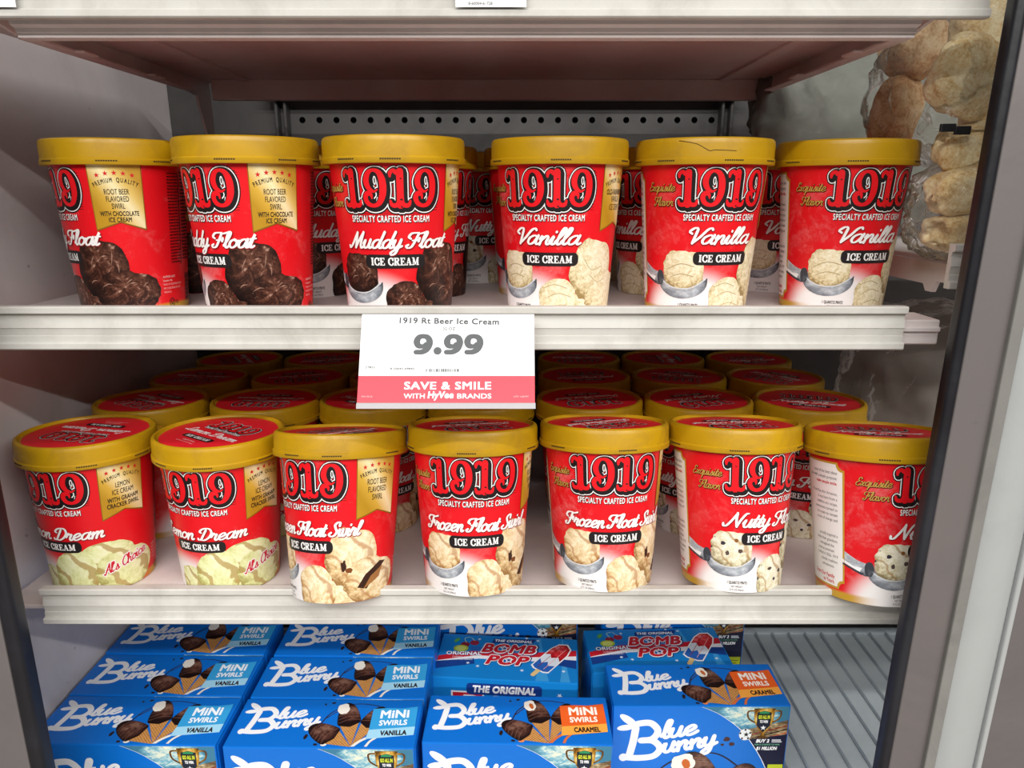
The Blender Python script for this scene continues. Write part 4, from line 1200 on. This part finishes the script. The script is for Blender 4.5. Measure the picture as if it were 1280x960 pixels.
def bunny_front(kind):
    A = Art()
    cv = catmull([(88, 125), (100, 120), (114, 112), (135, 94), (153, 68), (164, 46), (174, 20), (180, 0)], 5)
    edge = [(a+1.2, b) for a, b in cv]
    A.add(fill([(x-1.2, y) for x, y in edge] + [(184, 0), (184, 125)]), '#f4f6f8', 1)
    A.add(fill([(a+.9, b) for a, b in cv] + [(184, 0), (184, 125)]), M_STAD, 2, (150, 90, 34, 34))
    sky = [p for p in [(a+.9, b) for a, b in cv] if p[1] > 97]
    A.add(fill(sky + [(136, 95), (160, 101), (184, 108), (184, 125)]), M_SKY, 3, (140, 112, 26, 14))
    for k in range(4): A.add(stroke([(140+k*6, 88-k*3), (184, 101-k*4.2)], 1.2, False), ('#8e2f22', '#2c1d1a', '#c85a34', '#2c1d1a')[k], 4)
    navy = [(a+.9, b) for a, b in cv if b <= 84]
    A.add(fill([(144, 84)] + navy + [(184, 0), (184, 90)]), '#1d1c38', 5)
    # trophy with a shield
    A.add(fill([(146, 122), (168, 122), (167, 106), (162, 96), (159, 92), (159, 88), (164, 85), (150, 85), (155, 88), (155, 92), (152, 96), (147, 106)]), M_TROPHY, 6, (157, 104, 12, 18))
    for sgn in (-1, 1):
        A.add(stroke([(157+sgn*10.5, 119), (157+sgn*17, 118), (157+sgn*16, 110), (157+sgn*9.5, 105)], 1.8), M_TROPHY, 6, (157, 112, 16, 10))
    A.add(fill([(149.5, 117), (157, 119), (164.5, 117), (164, 101), (157, 92.5), (150, 101)]), '#1c2433', 8)
    A.add(fill([(150.5, 114.6), (163.5, 114.6), (163.3, 108.4), (150.7, 108.4)]), '#26331f', 9)
    A.add(xf(textw('GO ALL IN', 4.0, 12, .06), 1, 1, 157, 109.6), '#d9e03a', 10)
    A.add(xf(textw('TO WIN', 3.2, 8.5, .06), 1, 1, 157, 104.4), '#f3f4f6', 10)
    A.add(fill(star(157, 98.4, 3.2)), '#f3f4f6', 10)
    A.add(fill([(152, 117.4), (157, 118.6), (162, 117.4), (162, 115.6), (152, 115.6)]), '#2f8f5a', 9)
    # football
    A.add(fill(ellipse(139, 90, 6.5, 7.2)), '#eef0f1', 7)
    A.add(fill(star(140, 90, 3.2)), '#1a1a1c', 8)
    for a in (20, 92, 164, 236, 308):
        A.add(fill(ellipse(139+5.4*math.cos(math.radians(a)), 90+5.8*math.sin(math.radians(a)), 1.1, 1.3, 8)), '#1a1a1c', 8)
    A.add(xf(textw('BUY 2', 3.9, 14, .06, .2), 1, 1, 158, 80), '#ffffff', 7)
    for k in range(2): A.add(rect(167.5, 80-k*-2.2, 178-k, 81.4-k*-2.2), '#e6e6ee', 7)
    A.add(xf(textw('FOR A CHANCE TO WIN', 1.8, 26, .02), 1, 1, 163, 76.4), '#7fd0a0', 7)
    A.add(xf(textw('$1 MILLION', 3.9, 22, .06, .2), 1, 1, 163, 70.6), '#ffffff', 7)
    A.add(rect(166, 30, 182, 52), '#c9d42a', 6)
    for k in range(3): A.add(rect(168.5, 46-k*4, 179-k*1.5, 47.2-k*4), '#6d7318', 7)
    A.add(bunny(1.06, 5, 57), '#f2f3f5', 3)
    for x, y, l in ((120, 84, 7), (126, 78, 6), (116, 77, 4)): A.add(fill(blob(x, y, l/2, l/2.6, l, .2, 9)), '#4a2a22', 3)
    # chocolate rings and big cones
    A.add(stroke([(42, 34), (58, 52), (80, 64), (110, 66), (134, 50), (146, 36)], (2.0, 1.4)), '#2d1712', 3)
    A.add(stroke([(62, 40), (76, 50), (96, 54)], 2.0), '#3a2018', 3)
    cone_print(A, 110, -42, 104, 70, 42, 44, 8, 'white' if kind == 'vanilla' else '#c8662a')
    cone_print(A, 106, -42, 140, 60, 44, 42, 4)
    cone_print(A, 116, -42, 72, 60, 38, 40, 4)
    return A

def carton(W, D, H, m, t):
    bm = bmesh.new(); add_box(bm, -W/2, W/2, 0, D, 0, H, 0.0012, 2)
    o = bm_obj('carton', bm, m, t)
    fl = bmesh.new()   # tucked end flaps standing slightly proud
    for sgn in (-1, 1):
        add_box(fl, sgn*(W/2+0.0004)-0.0004, sgn*(W/2+0.0004)+0.0004, 0.004, D-0.004, 0.006, H-0.003)
        f1 = bm_obj('end_flap', fl, m, o); fl = bmesh.new()
    fl.free()
    e = bmesh.new()
    for sgn in (-1, 1): pass
    e.free()
    return o

BSH = {}
def bunny_box(kind, x, y, rz, label, group='blue bunny-ear boxes', tilt=0.0, W=0.184, D=0.068, H=0.125):
    t = thing('frozen_treat_box', (x, y, RK+0.0008), math.radians(rz), label, 'box', 'blue boxes of frozen treats')
    if kind not in BSH:
        c = carton(W, D, H, M_BOX, t)
        tp = bunny_top(kind).build('top_print', lambda u, v, l: (((u-92)/1000, v/1000, H+(.08+.035*l)/1000), Vector((0, 0, 1))), t, None, [(0, 1.5, 1), (0, 182.5, -1), (1, 1.2, 1), (1, 66.8, -1)])
        fp = bunny_front(kind).build('front_print', lambda u, v, l: (((u-92)/1000, -(.08+.035*l)/1000, v/1000), Vector((0, -1, 0))), t, None, [(0, 1.2, 1), (0, 182.8, -1), (1, 1.2, 1), (1, 123.8, -1)])
        BSH[kind] = t
    else:
        for ch in BSH[kind].children: copy_tree(ch, t)
    return t

COLX = [-0.3770, -0.1855]
for r, yy in enumerate((0.5790, 0.6490, 0.7200)):
    for c, xx in enumerate(COLX):
        bunny_box('vanilla', xx + (-0.0, 0.002)[c]*r, yy - 0.004*c, (-0.8, -0.6)[c],
                  f"blue vanilla cone box, {['front', 'middle', 'rear'][r]} of the {['left', 'second'][c]} column", '')
bunny_box('caramel', 0.0050, 0.5800, -1.2, 'blue caramel cone box in the front row, in front of the red-white-blue popsicle box')
bunny_box('caramel', 0.1970, 0.6330, 0.3, 'rightmost blue caramel cone box standing alone at the front of the bare rack')
bunny_box('vanilla', -0.0080, 0.8120, 0.0, 'shaded blue cone box behind the left popsicle box')
bunny_box('caramel', 0.2080, 0.8160, 0.0, 'shaded blue cone box behind the right popsicle box')

def pop_top():
    A = Art()
    W, D = 166, 83
    A.add(fill([(0, 34), (40, 44), (166, 50), (166, 40), (120, 36), (50, 36), (0, 26)]), '#f0f1f4', 1)
    A.add(fill([(0, 38), (40, 50), (100, 50), (166, 60), (166, 49), (100, 42), (46, 42), (0, 29)]), '#c81f2d', 2)
    A.add(fill([(0, 28), (44, 36), (46, 26), (0, 14)]), '#173f8c', 2)
    A.add(fill([(146, 42), (166, 41), (166, 25), (130, 34)]), '#173f8c', 2)
    for x, w_ in ((118, 16), (146, 12)): A.add(fill([(x, 0), (x+w_, 0), (x+w_*.6, 30), (x+w_*.2, 83), (x+w_*.05, 83), (x+w_*.2, 30)]), '#3f9fe0', 0)
    # fruit
    A.add(fill(ellipse(30, 62, 5.5, 5.0)), '#8e1f35', 4); A.add(fill(ellipse(41, 66, 5.5, 5.0)), '#9c2740', 4)
    A.add(stroke([(31, 66), (28, 74), (34, 77)], .8), '#cfe6c8', 5); A.add(stroke([(41, 70), (36, 76)], .8), '#cfe6c8', 5)
    A.add(fill(loopxf(ellipse(0, 0, 5, 2.6), 1, 1, 19, 70, 60)), '#5fae4a', 4)
    A.add(fill(ellipse(26, 54, 9, 6.5)), '#b9cf3a', 5); A.add(fill(ellipse(26, 54, 6.5, 4.4)), '#dbe67a', 6)
    for k in range(6): A.add(fill(ellipse(40+(k % 3)*4.2, 52+(k//3)*4, 2.5, 2.3, 12)), '#2f6fc4', 6)
    A.add(xf(textw('ORIGINAL', 6.2, 42, .09), 1, 1, 31, 41.5, 2), '#173f8c', 7)
    A.add(xf(textw('ORIGINAL', 6.2, 42, .03), 1, 1, 31, 41.5, 2), '#ffffff', 8)
    A.add(xf(textw('CHERRY, LIME &', 2.4, 24), 1, 1, 30, 36.2, 2), '#e8eefb', 8); A.add(xf(textw('BLUE RASPBERRY', 2.4, 26), 1, 1, 30, 31.6, 2), '#e8eefb', 8)
    # ribbon wordmark in blocks
    A.add(fill([(62, 67), (112, 69), (116, 78), (64, 76)]), '#163a86', 7)
    A.add(xf(textw('THE ORIGINAL', 4.6, 46, .05, .2), 1, 1, 88.5, 70), '#f2f4f8', 9)
    for s_, cx, cy, wd in (('BOMB', 84, 49, 66), ('POP', 84, 27, 52)):
        A.add(xf(textw(s_, 16, wd, .10, .28), 1.08, 1.10, cx+.6, cy-1.2), '#1a2f6c', 8)
        A.add(xf(textw(s_, 16, wd, .085, .28), 1.05, 1.06, cx, cy-.6), '#f4f4f6', 9)
        A.add(xf(textw(s_, 16, wd, .045, .28), 1, 1, cx, cy), '#c81f2d', 10)
    for cx, cy in ((78.5, 57), (85.5, 35)):
        A.add(fill(star(cx, cy, 6.4)), '#f4f4f6', 11); A.add(fill(star(cx, cy, 3.4)), '#173f8c', 12)
    # popsicle, tilted
    def P(f): return xf(f, 1, 1, 136, 42, -34)
    A.add(P(fill([(-12.5, -25), (-12.5, 16), (-9, 28), (0, 34), (9, 28), (12.5, 16), (12.5, -25), (7, -28), (-7, -28)])), '#f4f4f6', 12)
    A.add(P(fill(rrect(-2.8, -40, 2.8, -24, 2.4))), '#e8c98a', 12)
    A.add(P(fill([(-11, -23), (-11, -6), (11, -6), (11, -23), (6, -26), (-6, -26)])), '#2a63b8', 13)
    A.add(P(fill([(-11, -8), (-11, 6), (11, 6), (11, -10), (4, -14), (0, -8), (-5, -14)])), '#dfe5ee', 14)
    f = P(fill([(-11, 2), (-11, 15), (-8, 26), (0, 31.5), (8, 26), (11, 15), (11, 0), (5, 6), (-1, 0), (-6, 6)]))
    A.add(f, M_POPRED, 15, uvof(f))
    for q in (-4, 4): A.add(P(stroke([(q, -22), (q, 24)], .7)), '#8d1520' if q < 0 else '#f0a9a6', 16)
    for x, y in ((46, 74), (104, 80), (118, 76), (50, 22), (38, 27), (102, 18), (150, 20)):
        A.add(fill(star(x, y, 2.6, 60)), '#dcebf8', 3)
    return A
def pop_front():
    A = Art()
    A.add(fill(rrect(40, 84, 126, 99, 4)), '#163a86', 2)
    A.add(xf(textw('THE ORIGINAL', 8.5, 72, .06, .15), 1, 1, 83, 87.5), '#f2f4f8', 3)
    A.add(rect(22, 80, 60, 88), '#f4f4f6', 1); A.add(rect(24, 74, 58, 86), '#c81f2d', 2)
    for s_, cx, cy, wd in (('BOMB', 84, 54, 110), ('POP', 84, 22, 86)):
        A.add(xf(textw(s_, 26, wd, .085, .28), 1.05, 1.06, cx, cy-.6), '#f4f4f6', 4)
        A.add(xf(textw(s_, 26, wd, .045, .28), 1, 1, cx, cy), '#c81f2d', 5)
    for x, y in ((146, 88), (150, 60), (12, 50)): A.add(fill(star(x, y, 3.4, 60)), '#dcebf8', 3)
    return A
pp = None
for x, y, rz, lb in ((-0.0090, 0.7000, -4.5, 'bright blue popsicle box with red wordmark behind the front caramel box'), (0.1760, 0.7160, 2.5, 'bright blue popsicle box with red wordmark behind the rightmost caramel box')):
    t = thing('frozen_treat_box', (x, y, RK+0.0008), math.radians(rz), lb, 'box', 'blue boxes of frozen treats')
    if pp is None:
        carton(0.166, 0.083, 0.105, M_BOX2, t)
        pop_top().build('top_print', lambda u, v, l: (((u-83)/1000, v/1000, .105+(.08+.035*l)/1000), Vector((0, 0, 1))), t, None, [(0, 1.3, 1), (0, 164.7, -1), (1, 1.2, 1), (1, 81.8, -1)])
        pop_front().build('front_print', lambda u, v, l: (((u-83)/1000, -(.08+.035*l)/1000, v/1000), Vector((0, -1, 0))), t, None, [(0, 1.3, 1), (0, 164.7, -1), (1, 1.2, 1), (1, 103.8, -1)])
        pp = t
    else:
        for ch in pp.children: copy_tree(ch, t)

# ================================================================== bags of frozen food in the next bay
def crumb(name, stops, sc=80):
    m = mat(name, '#d8bd86', 0.85, 0, 0.2); t = NT(m); v = t.obj()
    f = t.math('ADD', t.math('MULTIPLY', t.noise(v, sc*.5, 6, .6, .6), .6), t.math('MULTIPLY', t.noise(v, sc*5, 4, .7), .4))
    t.l(t.ramp(f, stops), t.bsdf.inputs['Base Color'])
    bn = t.n('ShaderNodeBump'); bn.inputs['Strength'].default_value = .45; bn.inputs['Distance'].default_value = .002
    t.l(t.noise(v, sc*8, 5, .7), bn.inputs['Height']); t.l(bn.outputs[0], t.bsdf.inputs['Normal']); return m
M_CRUMB = crumb('bread_crumb', [(.33, '#b5874e'), (.43, '#e2c48c'), (.54, '#f7e9c0'), (.66, '#fffbe8')])
M_CRUMB2 = crumb('bread_crumb_brown', [(.33, '#8f5f3c'), (.43, '#c89a6c'), (.54, '#e8cba0'), (.66, '#f5e6c6')])

def film(name, fac, tint, rough=.12, scale=34.0, ior=1.32):
    m = bpy.data.materials.new(name); m.use_nodes = True; nt = m.node_tree
    for n in list(nt.nodes): nt.nodes.remove(n)
    out = nt.nodes.new('ShaderNodeOutputMaterial'); mx = nt.nodes.new('ShaderNodeMixShader'); tr = nt.nodes.new('ShaderNodeBsdfTransparent'); gl = nt.nodes.new('ShaderNodeBsdfGlossy')
    mx2 = nt.nodes.new('ShaderNodeMixShader'); df = nt.nodes.new('ShaderNodeBsdfDiffuse'); df.inputs[0].default_value = lin(tint)
    tr.inputs[0].default_value = (.99, .99, .985, 1)
    gl.inputs['Roughness'].default_value = rough; gl.inputs[0].default_value = (.9, .9, .9, 1)
    fr = nt.nodes.new('ShaderNodeFresnel'); fr.inputs[0].default_value = ior
    tc = nt.nodes.new('ShaderNodeTexCoord'); nz = nt.nodes.new('ShaderNodeTexNoise'); nz.inputs['Scale'].default_value = scale; nz.inputs['Detail'].default_value = 4; nz.inputs['Distortion'].default_value = 1.5
    nt.links.new(tc.outputs['Object'], nz.inputs['Vector'])
    bn = nt.nodes.new('ShaderNodeBump'); bn.inputs['Strength'].default_value = .7; bn.inputs['Distance'].default_value = .006
    nt.links.new(nz.outputs[0], bn.inputs['Height'])
    for q in (gl, fr): nt.links.new(bn.outputs[0], q.inputs['Normal'])
    nt.links.new(fr.outputs[0], mx.inputs[0]); nt.links.new(tr.outputs[0], mx.inputs[1]); nt.links.new(gl.outputs[0], mx.inputs[2])
    mx2.inputs[0].default_value = fac
    nt.links.new(mx.outputs[0], mx2.inputs[1]); nt.links.new(df.outputs[0], mx2.inputs[2]); nt.links.new(mx2.outputs[0], out.inputs[0])
    return m
M_FILM = film('clear_bag_film', .06, '#e6e4de')
M_FILM2 = film('frosted_bag_film', .62, '#8f938a', .25)

def lump(name, loc, size, seed, m, label, cat, group, rot=(0, 0, 0), amp=.16, sub=4, sq=2.6, kindshape='patty'):
    bm = bmesh.new(); bmesh.ops.create_icosphere(bm, subdivisions=sub, radius=1.0)
    for v in bm.verts:
        c = v.co.copy()
        k = (abs(c.x)**sq+abs(c.y)**sq+abs(c.z)**sq)**(-1/sq)
        n1 = mnoise.noise(c*1.3+Vector((seed*3.7, seed, 0))); n2 = mnoise.noise(c*4.5+Vector((seed, 0, seed))); n3 = mnoise.noise(c*14+Vector((0, seed, 0)))
        c = c*k*(1+amp*n1+amp*.45*n2+amp*.18*n3)
        v.co = Vector((c.x*size[0], c.y*size[1], c.z*size[2]))
    o = bm_obj(name, bm, m, None, True)
    o.location = (loc[0], loc[1], loc[2]+Z0); o.rotation_euler = [math.radians(a) for a in rot]
    return tag(o, label, cat, group)

GP = 'breaded patties in bags'
for (x, y, z), sz, sd, mm, rt, lb in (
    ((0.358, 0.608, 0.086), (.030, .014, .028), 1, M_CRUMB, (8, 24, 8), 'large pale breaded patty facing out beside the door gasket'),
    ((0.358, 0.715, 0.070), (.020, .018, .032), 2, M_CRUMB2, (0, 8, 20), 'brownish breaded patty just above the rightmost middle-shelf lid'),
    ((0.368, 0.715, 0.128), (.026, .020, .028), 7, M_CRUMB2, (0, 30, 0), 'dim breaded patty behind the right end of the top shelf'),
    ((0.392, 0.640, 0.130), (.034, .018, .026), 3, M_CRUMB, (0, -25, 5), 'pale breaded patty just under the end of the top rail'),
    ((0.372, 0.610, 0.036), (.030, .016, .017), 4, M_CRUMB, (20, -18, 0), 'breaded patty lying under the large pale one'),
    ((0.402, 0.640, 0.070), (.022, .020, .032), 8, M_CRUMB, (0, 10, 0), 'breaded patty wedged between the large pale one and the gasket'),
    ((0.372, 0.606, 0.002), (.034, .017, .019), 5, M_CRUMB, (12, -14, 6), 'golden breaded patty in the lower clear bag'),
    ((0.378, 0.612, -0.035), (.036, .020, .015), 6, M_CRUMB, (0, 4, 12), 'lowest breaded patty resting on the next bay shelf'),
    ((0.425, 0.620, -0.012), (.026, .020, .028), 9, M_CRUMB, (0, 12, 0), 'breaded patty at the far right of the lower clear bag')):
    lump('breaded_patty', (x, y, z), sz, sd, mm, lb, 'frozen patty', GP, rt, .15, 4, 3.2)

def bag(loc, size, seed, label, m=M_FILM, rot=(0, 0, 0), sq=3.2, amp=.12):
    bm = bmesh.new(); bmesh.ops.create_icosphere(bm, subdivisions=5, radius=1.0)
    for v in bm.verts:
        c = v.co.copy()
        k = (abs(c.x)**sq+abs(c.y)**sq+abs(c.z)**sq)**(-1/sq)
        n1 = mnoise.noise(c*1.6+Vector((seed*2.7, 0, seed)))
        r = 1-abs(mnoise.noise(Vector((c.x*3.2+c.z*1.5, c.y*3, c.z*3.0-c.x*1.8))+Vector((seed, seed*5, 0))))
        r2 = 1-abs(mnoise.noise(c*8.5+Vector((seed*9, 2, 0))))
        c = c*k*(1+amp*n1+.09*(r**4)+.035*(r2**4))
        v.co = Vector((c.x*size[0], c.y*size[1], c.z*size[2]))
    o = bm_obj('plastic_bag', bm, m, None, True)
    o.location = (loc[0], loc[1], loc[2]+Z0); o.rotation_euler = [math.radians(a) for a in rot]
    return tag(o, label, 'bag', 'bags in the next bay')
bag((0.388, 0.662, 0.094), (.058, .074, .068), 1, 'upper clear plastic bag of pale breaded patties at top right', rot=(0, 14, 0))
bag((0.400, 0.615, -0.014), (.060, .036, .040), 2, 'lower clear plastic bag of breaded patties on next bay shelf', rot=(0, -4, 0))
b3 = bag((0.425, 0.900, 0.062), (.130, .055, .095), 3, 'frosted grey-green plastic bag deep behind the middle shelf tubs', M_FILM2)
bag((0.520, 0.800, -0.245), (.120, .090, .115), 4, 'shadowed clear bag of nuggets behind the right lower-shelf tubs', film('dim_bag_film', .42, '#98928a', .3, 20, 1.15))
lump('frozen_nugget', (0.440, 0.800, -0.300), (.022, .020, .018), 11, M_CRUMB, 'pale frozen nugget at left inside the shadowed bag', 'nugget', 'nuggets in the shadowed bag')
lump('frozen_nugget', (0.480, 0.790, -0.290), (.026, .022, .020), 12, M_CRUMB, 'pale frozen nugget at centre inside the shadowed bag', 'nugget', 'nuggets in the shadowed bag')
lump('frozen_nugget', (0.425, 0.900, 0.02), (.03, .03, .045), 13, M_CRUMB2, 'brown lump showing through the frosted grey-green bag', 'frozen patty', GP)
# little black clip on the bag seam
ck = thing('bag_clip', (0.3405, 0.585, 0.0470), math.radians(-8), 'small black clip on the clear bag beside the tall patty', 'clip')
cb = bmesh.new(); add_box(cb, -.011, .0, -.0018, .0018, -.0030, .0030, .0008, 2); bm_obj('clip_jaw', cb, M_BLACK, ck)
cb = bmesh.new(); add_box(cb, -.0005, .011, -.0018, .0018, -.0052, .0012, .0008, 2); bm_obj('clip_jaw', cb, M_BLACK, ck)
